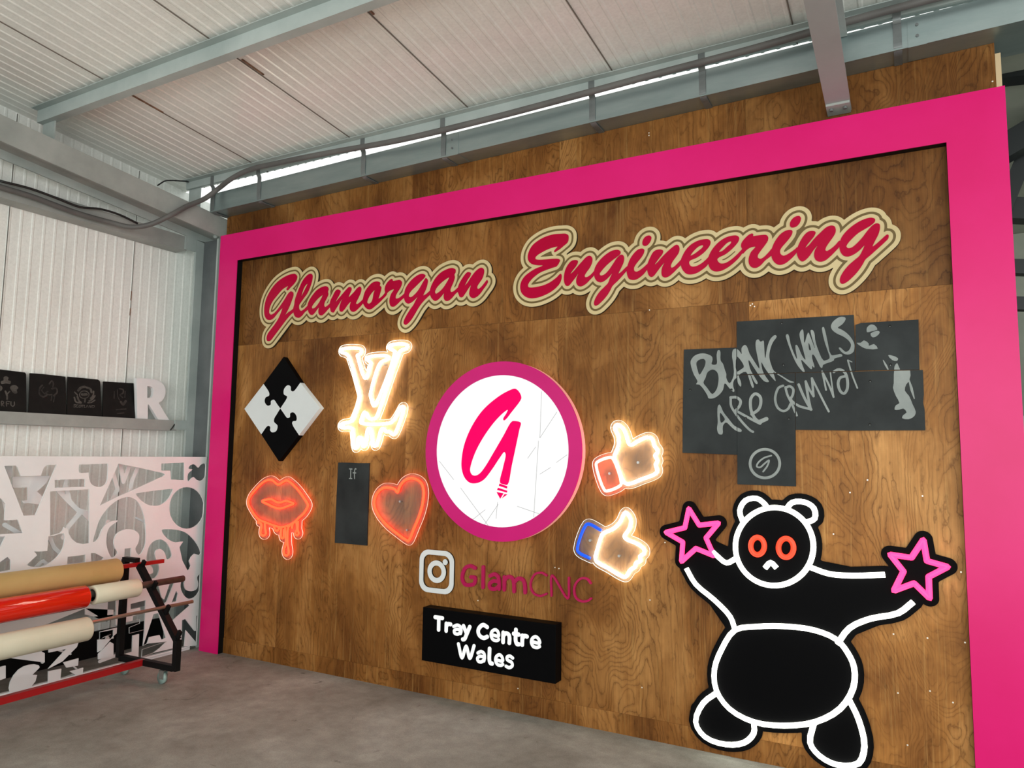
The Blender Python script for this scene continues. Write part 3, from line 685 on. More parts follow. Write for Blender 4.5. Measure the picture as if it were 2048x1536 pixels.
ENGI = [
 (E1, [(890,275),(925,295),(930,350),(915,400),(860,450),(800,500),(760,525),(725,545),(720,530),(745,495),(770,465),(720,470),(630,500),(540,545),(470,590),(443,625),(450,645),(490,655),(600,650),(720,640),(790,645),(805,660),(790,700),(755,750),(700,770),(600,805),(500,850),(410,920),(350,990),(335,1030),(345,1055),(380,1062),(450,1055),(560,1030),(660,985),(750,920),(815,860),(825,870),(828,920),(800,1000),(740,1070),(660,1130),(560,1180),(460,1212),(370,1218),(300,1195),(245,1140),(225,1070),(235,990),(280,910),(360,840),(450,785),(555,740),(470,735),(390,715),(345,670),(335,610),(350,540),(400,450),(480,380),(590,320),(710,285),(820,275)], []),
 (E1, [(1040,660),(1065,670),(1060,710),(1030,760),(990,810),(955,865),(1000,830),(1060,760),(1130,680),(1200,610),(1245,597),(1275,625),(1275,690),(1240,770),(1190,840),(1165,890),(1175,910),(1210,905),(1260,870),(1315,815),(1305,875),(1240,950),(1180,1010),(1110,1045),(1070,1035),(1045,990),(1050,920),(1085,840),(1040,900),(980,980),(930,1035),(895,1035),(870,990),(862,930),(870,860),(890,790),(930,720),(980,670)], []),
 (E1, [(1660,512),(1690,535),(1685,570),(1640,610),(1560,670),(1470,750),(1410,820),(1385,860),(1400,885),(1450,875),(1510,820),(1580,720),(1640,630),(1690,585),(1725,585),(1742,620),(1735,690),(1700,770),(1660,858),(1700,835),(1795,750),(1795,790),(1750,850),(1680,930),(1620,990),(1570,1040),(1540,1100),(1490,1180),(1420,1260),(1350,1320),(1315,1325),(1303,1290),(1330,1210),(1390,1120),(1460,1050),(1510,995),(1535,930),(1570,850),(1520,905),(1460,960),(1400,985),(1350,970),(1315,920),(1305,860),(1310,800),(1340,730),(1400,650),(1490,570),(1580,520)], []),
 (E2, [(180,565),(208,580),(205,620),(175,680),(120,750),(75,810),(58,850),(65,890),(95,903),(140,885),(200,840),(260,790),(258,845),(215,920),(150,980),(80,1020),(20,1022),(-15,1005),(-38,955),(-48,880),(-30,800),(2,720),(55,640),(120,580)], []),
 (E2, [(290,375),(312,395),(305,445),(270,500),(225,527),(190,515),(183,470),(205,415),(245,382)], []),
 (E2, [(455,580),(485,595),(475,640),(430,700),(385,760),(358,803),(400,770),(470,690),(550,610),(630,540),(680,510),(710,520),(725,570),(710,630),(670,690),(620,760),(598,815),(605,843),(640,835),(700,780),(755,725),(745,800),(690,860),(620,930),(560,975),(510,988),(475,970),(462,920),(470,850),(505,770),(450,830),(390,910),(340,970),(305,980),(275,955),(255,890),(245,830),(265,770),(300,690),(340,620),(390,585)], []),
 (E2, [(1150,430),(1178,460),(1170,510),(1130,570),(1060,640),(970,700),(880,740),(865,765),(880,810),(910,828),(970,822),(1050,780),(1130,710),(1168,665),(1155,760),(1120,820),(1060,870),(980,920),(900,942),(830,935),(780,890),(750,830),(745,740),(775,660),(830,570),(910,495),(1010,445),(1090,428)], [[(1060,515),(1010,530),(945,585),(900,640),(885,668),(930,650),(1000,600),(1060,550),(1070,525)]]),
 (E2, [(1560,375),(1595,400),(1590,450),(1540,520),(1470,590),(1390,650),(1300,695),(1278,720),(1295,760),(1330,783),(1400,775),(1490,720),(1580,640),(1648,575),(1650,615),(1600,690),(1520,770),(1430,840),(1330,890),(1240,898),(1180,865),(1150,800),(1140,740),(1160,660),(1210,570),(1290,480),(1390,410),(1480,380)], [[(1480,460),(1430,475),(1370,530),(1320,585),(1303,613),(1350,600),(1420,540),(1475,490)]]),
 (E2, [(1790,345),(1805,360),(1800,380),(1860,375),(1950,365),(2000,370),(2022,400),(2015,450),(1970,520),(1910,600),(1870,665),(1875,700),(1910,715),(1960,690),(2030,620),(2085,560),(2080,650),(1975,740),(1910,810),(1850,845),(1800,845),(1760,820),(1738,770),(1740,700),(1770,620),(1835,540),(1760,550),(1700,590),(1650,640),(1640,600),(1640,570),(1625,530),(1635,480),(1680,420),(1740,365)], []),
 (E3, [(385,440),(402,455),(395,500),(350,570),(290,640),(240,700),(220,745),(230,790),(265,815),(310,805),(370,770),(440,720),(475,690),(465,760),(430,810),(370,870),(290,930),(215,950),(160,930),(115,880),(95,820),(95,740),(120,660),(170,570),(240,490),(320,445)], []),
 (E3, [(500,235),(525,260),(515,320),(475,375),(420,402),(375,395),(365,345),(395,285),(445,245)], []),
 (E3, [(710,455),(740,470),(725,520),(680,580),(630,640),(592,697),(640,665),(720,570),(810,480),(900,400),(970,375),(1015,385),(1035,425),(1030,480),(990,550),(940,620),(895,690),(885,735),(905,747),(950,725),(1020,670),(1095,595),(1088,680),(1030,750),(950,830),(870,890),(800,903),(745,880),(720,820),(730,740),(775,660),(720,720),(650,820),(590,880),(545,900),(510,880),(475,820),(465,750),(480,690),(520,600),(580,510),(640,462)], []),
 (E3, [(1560,260),(1610,280),(1605,320),(1550,370),(1470,420),(1370,480),(1280,560),(1210,640),(1192,680),(1215,705),(1270,695),(1340,640),(1420,555),(1500,450),(1570,375),(1630,342),(1675,355),(1683,410),(1660,500),(1610,600),(1575,680),(1620,650),(1710,570),(1790,505),(1808,515),(1805,560),(1750,620),(1640,720),(1540,810),(1470,870),(1430,940),(1370,1030),(1280,1130),(1190,1205),(1130,1228),(1100,1205),(1097,1150),(1140,1060),(1220,960),(1310,880),(1380,820),(1420,750),(1455,665),(1390,730),(1310,790),(1220,827),(1150,815),(1105,760),(1088,690),(1095,620),(1120,550),(1180,470),(1280,380),(1390,310),(1490,270)], []),
]
script_sign('script_sign', 'smaller raspberry script word sign on cream board at upper left of the plywood', GLAM, 0.041)
script_sign('script_sign', 'longer raspberry script word sign on cream board at upper right of the plywood', ENGI, 0.041, 0.021, 0.034, 0.057)

# ------------------------------------------------------------------ neon signs
def neon(name, label, tubes, off=0.032, r=0.0085, y=0.024, edge=None, board=None, fills=(), glowmats=None, step=0.005, edges=True, cat='neon sign'):
    """tubes: list of (path in u,v ; closed ; material ; part name).  A contour-cut sheet stands off the wall, the tubes sit on its face."""
    P = WP(WALL); pts = [p for tb in tubes for p in tb[0]]
    F = Field(pts, off+0.03, step)
    for path, closed, m, nm in tubes:
        F.stroke(path[::2] if len(path) > 60 else path, 0, None, closed)
        if closed: F.poly([path])
    for f in fills: F.poly([f])
    c = np.mean(pts, 0)
    t = thing(name, label, cat, (c[0], WALL, c[1]))
    L = F.loops(off, holes=False)
    hs = WALL-y-r-0.0008                                    # face of the sheet above the wall
    bm = NB(); prism(bm, L, P, hs-0.005, hs); b = obj('backing_sheet', bm, board or MACR, t)
    if edge:
        bm = NB()
        for q in L: band(bm, q, P, hs-0.005, hs, 0.0008)
        obj('lit_edge', bm, edge, b)
    for path, closed, m, nm in tubes:
        bm = NB(); tube(bm, [P.w(u, v, WALL-y) for u, v in path], r, (0, -1, 0), 8, closed); obj(nm, bm, m, t, True)
    return t, P, hs
def standoffs(t, P, hs, pix):
    for px, py in pix:
        p = at(px, py, 1, WALL-hs); bm = NB(); cyl(bm, (p[0], WALL-0.001, p[2]), (p[0], WALL-hs+0.0052, p[2]), 0.006, 10); cyl(bm, (p[0], WALL-hs-0.0002, p[2]), (p[0], WALL-hs-0.004, p[2]), 0.008, 10)
        obj('standoff', bm, MSCREW, t)
NP = WP(0.024)
def pth(cr, pts, closed=True, k=4): return NP.pix(cr(sm(pts, closed, k)))

NWHITE = glow('white_neon', (1.0, 0.96, 0.80), 15.0)
NRED = glow('red_orange_neon', (1.0, 0.020, 0.006), 8.5)
NREDW = glow('hot_red_neon', (1.0, 0.115, 0.085), 11.0)
NBLUE = glow('blue_neon', (0.004, 0.065, 0.95), 1.1)
NPINK = glow('pink_neon', (1.0, 0.03, 0.13), 3.0)
NEYE = glow('red_neon', (1.0, 0.05, 0.02), 1.3)
NWH2 = glow('cool_white_neon', (0.98, 1.0, 0.86), 3.5)
EW = mat('lit_edge_warm', (0.8, 0.8, 0.78), 0.4, 0, 0.3, (1.0, 0.95, 0.80), 1.1)
ER = mat('lit_edge_pale', (0.8, 0.75, 0.7), 0.4, 0, 0.3, (1.0, 0.72, 0.5), 0.75)

lv = [(145,172),(365,168),(385,190),(378,225),(335,250),(338,270),(425,530),(440,530),(495,370),(500,340),(455,305),(460,275),(700,258),(715,275),(700,300),(640,325),(600,370),(495,725),(497,750),(535,870),(550,865),(790,240),(785,195),(730,170),(720,148),(745,122),(930,115),(952,135),(935,165),(880,182),(848,220),(575,995),(550,1025),(490,1030),(460,1005),(425,948),(412,960),(375,1070),(385,1085),(715,1085),(765,1060),(845,930),(875,880),(900,880),(905,910),(800,1205),(780,1225),(755,1215),(725,1185),(690,1190),(650,1150),(628,1160),(565,1360),(535,1365),(500,1165),(482,1147),(460,1162),(425,1365),(400,1368),(380,1270),(365,1255),(345,1270),(325,1388),(295,1390),(270,1160),(250,1140),(130,1135),(120,1115),(150,1085),(235,1070),(272,1040),(368,755),(362,725),(225,265),(190,230),(140,215),(130,195)]
t, P, hs = neon('neon_sign', 'white neon monogram sign with dripping letters, above the small dark slate', [(pth(LV_, lv), True, NWHITE, 'neon_tube')], 0.030, 0.0095, 0.024, EW)
standoffs(t, P, hs, [(730, 731), (769, 729), (743, 842)])

lips = [(pth(LI_, [(140,530),(165,460),(250,350),(400,205),(500,168),(560,180),(640,245),(680,240),(740,200),(800,180),(870,220),(1000,350),(1100,490),(1160,590),(1150,640),(1080,750),(1000,820),(940,880),(840,940),(700,975),(560,940),(430,890),(330,850),(250,770),(180,660),(142,580)]), True, NRED, 'lip_tube'),
        (pth(LI_, [(380,530),(440,510),(540,500),(620,545),(690,555),(770,530),(840,540),(915,575),(830,610),(740,645),(660,655),(570,630),(470,580),(400,550)]), True, NRED, 'lip_tube')]
for d in ([(335,855),(305,895),(352,905),(368,950),(350,1070),(365,1108),(405,1118),(440,1090),(430,1000),(425,895)], [(580,955),(600,1015),(630,1040),(660,1010),(672,985)], [(703,985),(703,1155),(738,1160),(750,1010)],
          [(770,985),(782,1240),(745,1390),(760,1440),(790,1460),(822,1440),(832,1390),(812,1250),(825,980),(850,950)], [(885,1000),(900,920),(945,882),(965,910),(970,1020),(945,1070),(952,1105),(982,1110),(1002,1080),(985,1020),(990,870)]):
    lips.append((pth(LI_, d, False), False, NRED, 'drip_tube'))
t, P, hs = neon('neon_sign', 'orange-red neon sign of dripping lips at lower left', lips, 0.032, 0.0085, 0.024, ER)

hp = [(1072,1040),(1056,1020),(1020,1010),(980,1012),(945,1040),(925,1085),(925,1130),(950,1185),(1000,1245),(1060,1295),(1135,1348),(1143,1348),(1178,1270),(1215,1180),(1235,1100),(1240,1030),(1225,980),(1190,955),(1150,950),(1110,970),(1085,1005)]
t, P, hs = neon('neon_sign', 'orange-red neon heart beside the round light box', [(pth(S_, hp), True, NRED, 'neon_tube')], 0.033, 0.0095, 0.024, ER)
standoffs(t, P, hs, [(800, 1003), (814, 1060)])

hand = [(436,385),(470,290),(468,210),(440,145),(450,125),(475,122),(505,145),(530,190),(556,272),(575,282),(640,245),(710,220),(745,235),(762,290),(788,325),(785,345),(768,368),(788,410),(772,440),(786,490),(770,515),(660,560),(555,598),(525,590),(500,555),(455,430)]
cuff = [(300,422),(410,383),(432,400),(495,590),(488,610),(378,655),(358,645),(292,445)]
t, P, hs = neon('neon_sign', 'neon thumbs-up sign with the red cuff, upper of the two', [(pth(T_, hand), True, NWHITE, 'hand_tube'), (pth(T_, cuff), True, NREDW, 'cuff_tube')], 0.030, 0.0095, 0.024, EW)
standoffs(t, P, hs, [(1276, 925), (1219, 947)])
hand = [(345,1000),(430,960),(485,905),(515,840),(530,828),(550,845),(572,890),(560,960),(520,1020),(532,1042),(620,1080),(678,1125),(678,1160),(645,1185),(650,1220),(612,1238),(605,1270),(570,1290),(528,1350),(490,1340),(380,1275),(300,1230),(285,1200),(300,1130),(330,1030)]
cuff = [(335,975),(235,922),(210,930),(140,1120),(150,1150),(245,1200)]
t, P, hs = neon('neon_sign', 'neon thumbs-up sign with the blue cuff, lower of the two', [(pth(T_, hand), True, NWHITE, 'hand_tube'), (pth(T_, cuff, False), False, NBLUE, 'cuff_tube')], 0.030, 0.0095, 0.024, EW)
standoffs(t, P, hs, [(1238, 1112), (1180, 1081)])

# plain cartoon bear on a black board, holding up two stars
def ell(cx, cy, rx, ry, a0=0, a1=360, n=28):
    return [(cx+rx*math.cos(math.radians(a0+(a1-a0)*i/n)), cy+ry*math.sin(math.radians(a0+(a1-a0)*i/n))) for i in range(n+(0 if a1-a0 == 360 else 1))]
def star(cx, cy, R, r, rot=-90):
    q = [(cx+(R if i % 2 == 0 else r)*math.cos(math.radians(rot+36*i)), cy+(R if i % 2 == 0 else r)*math.sin(math.radians(rot+36*i))) for i in range(10)]
    o = []
    for a, b in zip(q, q[1:]+q[:1]): o += [a, tuple((a[0]*.94+b[0]*.06, a[1]*.94+b[1]*.06)), tuple((a[0]*.06+b[0]*.94, a[1]*.06+b[1]*.94))]
    return o
BP = WP(0.030)
def bq(pts, closed=True, k=3): return BP.pix(P_(sm(pts, closed, k)))
head = ell(610, 355, 208, 208)
bear = [(bq(head), True, NWH2, 'head_tube'),
        (bq([(445,232),(425,165),(455,110),(515,98),(560,130),(572,150)], False), False, NWH2, 'ear_tube'),
        (bq([(672,158),(705,120),(770,118),(820,150),(825,205),(775,228)], False), False, NWH2, 'ear_tube'),
        (bq(ell(520, 352, 36, 46)), True, NEYE, 'eye_tube'), (bq(ell(672, 362, 40, 50)), True, NEYE, 'eye_tube'),
        (bq([(560,470),(590,440),(622,470)], False), False, NWH2, 'nose_tube'),
        (bq([(402,420),(355,442),(305,405),(280,382)], False), False, NWH2, 'arm_tube'),
        (bq([(140,470),(190,555),(290,640),(375,730),(400,800)], False), False, NWH2, 'arm_tube'),
        (bq([(800,465),(900,500),(1020,510),(1200,505)], False), False, NWH2, 'arm_tube'),
        (bq([(1350,650),(1270,710),(1120,740),(1010,790),(945,875)], False), False, NWH2, 'arm_tube'),
        (bq([(400,800),(330,900),(290,1010),(300,1120),(370,1220),(500,1290),(660,1310),(830,1290),(960,1220),(1030,1110),(1035,1000),(1000,920),(940,850),(820,800),(660,780),(510,782)]), True, NWH2, 'belly_tube'),
        (bq([(310,1130),(230,1190),(190,1290),(240,1370),(350,1410),(450,1400),(500,1350),(500,1292)], False), False, NWH2, 'foot_tube'),
        (bq([(820,1300),(800,1400),(850,1470),(950,1520),(1060,1510),(1090,1420),(1060,1280),(1005,1165)], False), False, NWH2, 'foot_tube'),
        (bq(star(180, 300, 150, 66, -100), True, 2), True, NPINK, 'star_tube'), (bq(star(1370, 480, 165, 72, -78), True, 2), True, NPINK, 'star_tube')]
fills = [bq([(400,420),(240,345),(140,470),(290,640),(400,800),(945,875),(1010,790),(1350,650),(1200,505),(1020,510),(800,465)], True, 1),
         bq([(310,1130),(200,1230),(240,1370),(450,1400),(500,1292)], True, 1), bq([(820,1300),(850,1470),(1060,1510),(1060,1280),(1005,1165)], True, 1),
         bq([(445,232),(425,165),(515,98),(572,150)], True, 1), bq([(672,158),(770,118),(825,205),(775,228)], True, 1)]
neon('neon_sign', 'big black neon sign of a cartoon bear holding two pink stars', bear, 0.043, 0.0145, 0.030, None, MBOARD, fills, step=0.007)

# ------------------------------------------------------------------ round light box
CX, CZ, RO, RI = 2.849, 1.684, 0.600, 0.507
t = thing('light_box', 'round white light box with a pink ring and a brush letter', 'light box', (CX, WALL, CZ))
F_, D_ = WP(WALL), 0.058
circ = lambda r, n=96: [(CX+r*math.cos(6.28318*i/n), CZ+r*math.sin(6.28318*i/n)) for i in range(n)]
bm = NB(); prism(bm, [circ(RO), circ(RI)], F_, D_-0.008, D_); obj('ring', bm, mottled('pink_vinyl', (0.60, 0.0, 0.17), (0.68, 0.004, 0.20), 2, 0.3), t)
bm = NB(); prism(bm, [circ(RO-0.001), circ(RO-0.012)], F_, 0.0005, D_-0.0083); obj('can_side', bm, mat('glowing_pink_side', (0.75, 0.25, 0.25), 0.4, 0, 0.3, (1.0, 0.42, 0.32), 0.42), t)
bm = NB(); prism(bm, [circ(RI-0.0005)], F_, D_-0.012, D_-0.003); fa = obj('lit_face', bm, mat('white_lit_face', (0.12, 0.12, 0.12), 0.3, 0, 0.2, (1, 1, 1), 0.76), t)
LB = WP(WALL-D_+0.003)
big = [(770,320),(800,345),(815,385),(805,410),(740,495),(705,540),(687,552),(682,540),(705,500),(715,475),(690,490),(620,560),(540,670),(480,780),(445,880),(440,920),(455,950),(480,955),(510,940),(550,890),(610,790),(680,670),(745,560),(765,556),(810,568),(800,620),(775,740),(745,880),(713,1022),(690,1020),(660,1008),(680,900),(700,800),(690,783),(660,820),(600,910),(540,985),(490,1010),(440,1008),(400,970),(378,900),(380,820),(400,720),(450,600),(530,480),(630,390),(710,340)]
MLOGO = mat('lit_pink_vinyl', (0.2, 0.0, 0.02), 0.35, 0, 0.05, (1.0, 0.0, 0.11), 0.9)
bm = NB(); prism(bm, [LB.pix(R_(sm(big)))], LB, -0.0005, 0.0012); obj('letter', bm, MLOGO, t)
for q in ([(655,1013),(712,1033),(710,1050),(650,1030)], [(644,1044),(712,1066),(710,1080),(637,1060)], [(633,1075),(685,1085),(660,1125)], [(692,1090),(713,1093),(672,1122)]):
    bm = NB(); prism(bm, [LB.pix(R_(q))], LB, -0.0005, 0.0012); obj('pencil_tip', bm, MLOGO, t)
MLINE = mat('grey_line', (0.30, 0.30, 0.31), 0.6)  # thin grey lines across the white face
for a, b in (((963, 340), (950, 680)), ((940, 700), (905, 1260)), ((1075, 490), (950, 680)), ((1150, 803), (1070, 860)), ((950, 945), (1030, 895)), ((215, 850), (320, 985)), ((370, 1045), (575, 1325)), ((455, 1280), (550, 1205)), ((545, 1315), (645, 1165)), ((640, 1150), (630, 1270)), ((860, 830), (920, 745)), ((785, 1180), (945, 1235))):
    u = LB.pix(R_([a, b])); d = np.subtract(u[1], u[0]); n = np.array((-d[1], d[0]))/np.hypot(*d)*0.0011
    bm = NB(); prism(bm, [[tuple(np.add(u[0], n)), tuple(np.subtract(u[0], n)), tuple(np.subtract(u[1], n)), tuple(np.add(u[1], n))]], LB, 0.0, 0.0004); obj('hairline', bm, MLINE, fa)

# ------------------------------------------------------------------ black tray sign
t = thing('tray_sign', 'black box sign with white lit lettering low on the plywood', 'sign', (2.79, WALL, 0.24))
bm = NB(); box(bm, 2.281, 3.290, -0.03, WALL-0.0006, 0.250, 0.606); obj('box', bm, MBOARD, t, bevel=0.003)
TP = WP(-0.0305)
def letters(parent, cr, pl, table, m, r, h0=0.0, h1=0.002, step=0.0022, name='letter'):
    for strokes in table:
        rr = r
        ps = [pl.pix(cr(sm(s, False, 5) if len(s) > 2 else s)) for s in strokes]
        F = Field([p for s in ps for p in s], rr+0.01, step)
        for s in ps: F.stroke(s, rr)
        bm = NB(); prism(bm, F.loops(0), pl, h0, h1); obj(name, bm, m, parent)
MTXT = mat('lit_lettering', (0.1, 0.1, 0.1), 0.4, 0, 0.2, (0.97, 1.0, 0.97), 0.80)
letters(t, C_, TP, [
 [[(328,718),(395,727)], [(362,725),(360,835)]],
 [[(432,778),(430,845)], [(432,800),(450,782),(472,785)]],
 [[(592,800),(618,865)], [(650,808),(620,880),(600,922),(585,925)]],
 [[(812,810),(775,790),(740,815),(728,850),(742,890),(780,912),(812,900)]],
 [[(962,862),(960,950)], [(962,890),(985,868),(1012,880),(1020,910),(1018,958)]],
 [[(1080,835),(1078,940),(1090,968),(1106,970)], [(1060,872),(1105,880)]],
 [[(1140,890),(1138,975)], [(1140,915),(1158,893),(1182,898)]],
 [[(835,1012),(833,1120),(842,1145),(858,1150)]],
], MTXT, 0.0134, 0.0, 0.002, 0.0016)
letters(t, C_, TP, [
 [[(545,968),(578,1095),(617,990),(650,1100),(690,985)]],
], MTXT, 0.0118, 0.0, 0.002, 0.0016)
letters(t, C_, TP, [
 [[(500,805),(535,792),(565,810),(570,850),(565,870)], [(565,840),(530,830),(505,845),(510,868),(540,876),(565,860)]],
 [[(850,880),(918,893),(910,850),(885,835),(855,855),(848,890),(868,928),(905,935),(920,925)]],
 [[(1225,945),(1300,958),(1290,920),(1262,900),(1232,918),(1224,955),(1243,992),(1280,1000),(1300,990)]],
 [[(725,1052),(755,1038),(782,1055),(788,1095),(782,1125)], [(782,1090),(745,1082),(722,1100),(730,1128),(758,1134),(782,1115)]],
 [[(892,1115),(955,1125),(948,1085),(925,1068),(898,1085),(890,1120),(908,1158),(940,1166),(958,1158)]],
 [[(1050,1098),(1022,1080),(998,1090),(1000,1115),(1040,1140),(1045,1170),(1018,1188),(988,1175)]],
], MTXT, 0.0106, 0.0, 0.002, 0.0016)

# ------------------------------------------------------------------ camera-icon sign and the thin word beside it
IP = WP(0.045); cu, cv = 2.335, 0.839
def islands(name, loops, pl, h0, h1, m, parent):
    for L in loops:
        d = sum(1 for K in loops if K is not L and inside(L[0], K))
        if d % 2: continue
        g = [L]+[K for K in loops if K is not L and inside(K[0], L) and sum(1 for Q in loops if Q is not K and inside(K[0], Q)) == d+1]
        bm = NB(); prism(bm, g, pl, h0, h1); obj(name, bm, m, parent)
def rrect(cx, cz, hw, hh, r, n=10):
    o = []
    for sx, sy, a0 in ((1, 1, 0), (-1, 1, 90), (-1, -1, 180), (1, -1, 270)):
        for i in range(n+1):
            a = math.radians(a0+90*i/n); o.append((cx+sx*(hw-r)+r*math.cos(a), cz+sy*(hh-r)+r*math.sin(a)))
    return o
ring = lambda cx, cz, r, n=40: [(cx+r*math.cos(6.28318*i/n), cz+r*math.sin(6.28318*i/n)) for i in range(n)]
t = thing('icon_sign', 'white rounded-square camera icon sign left of the raspberry thin letters', 'sign', (cu, WALL, cv))
for nm, loops in (('outer_frame', [rrect(cu, cv, 0.1445, 0.1465, 0.075), rrect(cu, cv, 0.110, 0.113, 0.050)]), ('lens_ring', [ring(cu+.002, cv, 0.077), ring(cu+.002, cv, 0.042)]), ('dot', [ring(cu+0.072, cv+0.071, 0.020)])):
    bm = NB(); prism(bm, loops, WP(WALL), 0.0125, 0.016); f = obj(nm, bm, MWHITE, t)
    bm = NB(); prism(bm, loops, WP(WALL), 0.0005, 0.0123); obj('shadow_side', bm, MBLACK, f)  # black sides stand in for the shadow along the icon's edges
t = thing('letter_sign', 'row of raspberry cut-out letters right of the white camera icon', 'sign', (2.9, WALL, 0.76))
LPn = WP(WALL-0.010)
letters(t, C_, LPn, [
 [[(700,262),(660,242),(612,257),(585,310),(580,365),(605,412),(650,420),(692,405),(697,350),(660,345)]],
 [[(775,252),(773,440)]],
 [[(838,335),(880,318),(912,340),(924,390),(924,455)], [(924,388),(870,382),(835,410),(842,448),(888,455),(920,430)]],
 [[(972,345),(970,462)], [(972,375),(1008,342),(1045,355),(1060,400),(1062,478)], [(1060,395),(1105,358),(1145,372),(1162,420),(1165,488)]],
], MLETPINK, 0.0125, -0.009, 0.004)
letters(t, C_, LPn, [
 [[(1365,330),(1320,305),(1262,315),(1225,370),(1217,440),(1250,500),(1310,520),(1365,500)]],
 [[(1410,518),(1416,330),(1562,545),(1572,352)]],
 [[(1775,402),(1740,362),(1690,357),(1640,400),(1620,470),(1640,540),(1690,570),(1750,565),(1778,545)]],
], MLETPINK, 0.0068, -0.009, 0.004)

# ------------------------------------------------------------------ black and white puzzle diamond
DP = WP(0.015)
cL, cT, cR, cB, cC = (92,505), (343,172), (576,498), (312,840), (322,502)
eTL, eTR, eBL, eBR = (215,345), (450,337), (200,668), (442,674)
qTL = [(215,345),(250,400),(250,420),(228,432),(222,460),(240,484),(260,478),(262,455),(280,446),(302,475),(322,502)]
qTR = [(450,337),(405,393),(391,388),(387,360),(368,354),(346,378),(345,412),(365,425),(362,440),(340,475),(322,502)]
qBL = [(200,668),(243,613),(257,620),(257,643),(270,655),(295,647),(304,612),(282,588),(283,568),(302,535),(322,502)]
qBR = [(442,674),(398,600),(402,585),(424,580),(424,548),(405,527),(386,533),(383,558),(366,562),(345,535),(322,502)]
sq = lambda q: sm(q, False, 4)
t = thing('puzzle_sign', 'black and white diamond of four interlocking puzzle pieces', 'sign', (0.81, WALL, 2.0))
for m, loop, lab in ((MBOARD, sq(qTL)[::-1]+[cT]+sq(qTR)[:-1], 'black top puzzle piece'), (MWHITE, sq(qTR)[::-1]+[cR]+sq(qBR)[:-1], 'white right puzzle piece'),
                (MBOARD, sq(qBR)[::-1]+[cB]+sq(qBL)[:-1], 'black bottom puzzle piece'), (MWHITE, sq(qBL)[::-1]+[cL]+sq(qTL)[:-1], 'white left puzzle piece')):
    L = DP.pix(S_(loop)); bm = NB(); prism(bm, [L], DP, -0.0445, 0.0); o = obj('puzzle_piece', bm, m, t); o['label'] = lab

# ------------------------------------------------------------------ slates on the plywood
t = thing('slate_sign', 'narrow dark slate between the neon lips and the neon heart', 'sign', (1.57, WALL, 1.5))
SP = WP(0.048); bm = NB(); L = SP.pix(S_([(692,848),(760,849),(820,852),(890,852),(884,1080),(875,1380),(772,1370),(670,1362),(680,1100)])); prism(bm, [L], SP, -0.0115, 0.0); o = obj('panel', bm, MSLATE, t)
letters(t, S_, SP, [[[(773,890),(772,950)], [(765,889),(781,890)], [(764,950),(780,951)]], [[(797,951),(797,905),(802,888),(807,890)], [(788,914),(805,915)]]], MENGR, 0.0042, 0.0, 0.0006, 0.0015)

slates = [([(105,300),(300,292),(504,285),(507,700),(508,1098),(300,1090),(95,1083),(98,700)], 'large engraved slate at the left end of the slate cluster', [(153,605),(465,605)]),
          ([(506,88),(800,70),(1393,36),(1402,250),(1404,462),(950,474),(507,492)], 'engraved slate at the top middle of the cluster', [(848,100),(860,415)]),
          ([(509,495),(730,487),(948,477),(951,900),(954,1338),(730,1330),(511,1322),(509,900)], 'engraved slate with the ringed letter at the bottom of the cluster', [(575,822),(902,824)]),
          ([(952,477),(1400,466),(1918,455),(1926,640),(1920,700),(1932,760),(1937,912),(1400,914),(954,908)], 'long engraved slate at lower right of the cluster with the pale legs', [(1518,540),(1516,868)]),
          ([(1407,112),(1450,98),(1885,72),(1892,452),(1600,456),(1407,460)], 'notched slate at upper right of the cluster with a pale capped figure', [(1668,122),(1672,415)])]
SLP = WP(0.047)
BW1, BW2, BW3 = crop(1370, 640, 8.5333), crop(1560, 630, 11.3778), crop(1420, 730, 6.4)
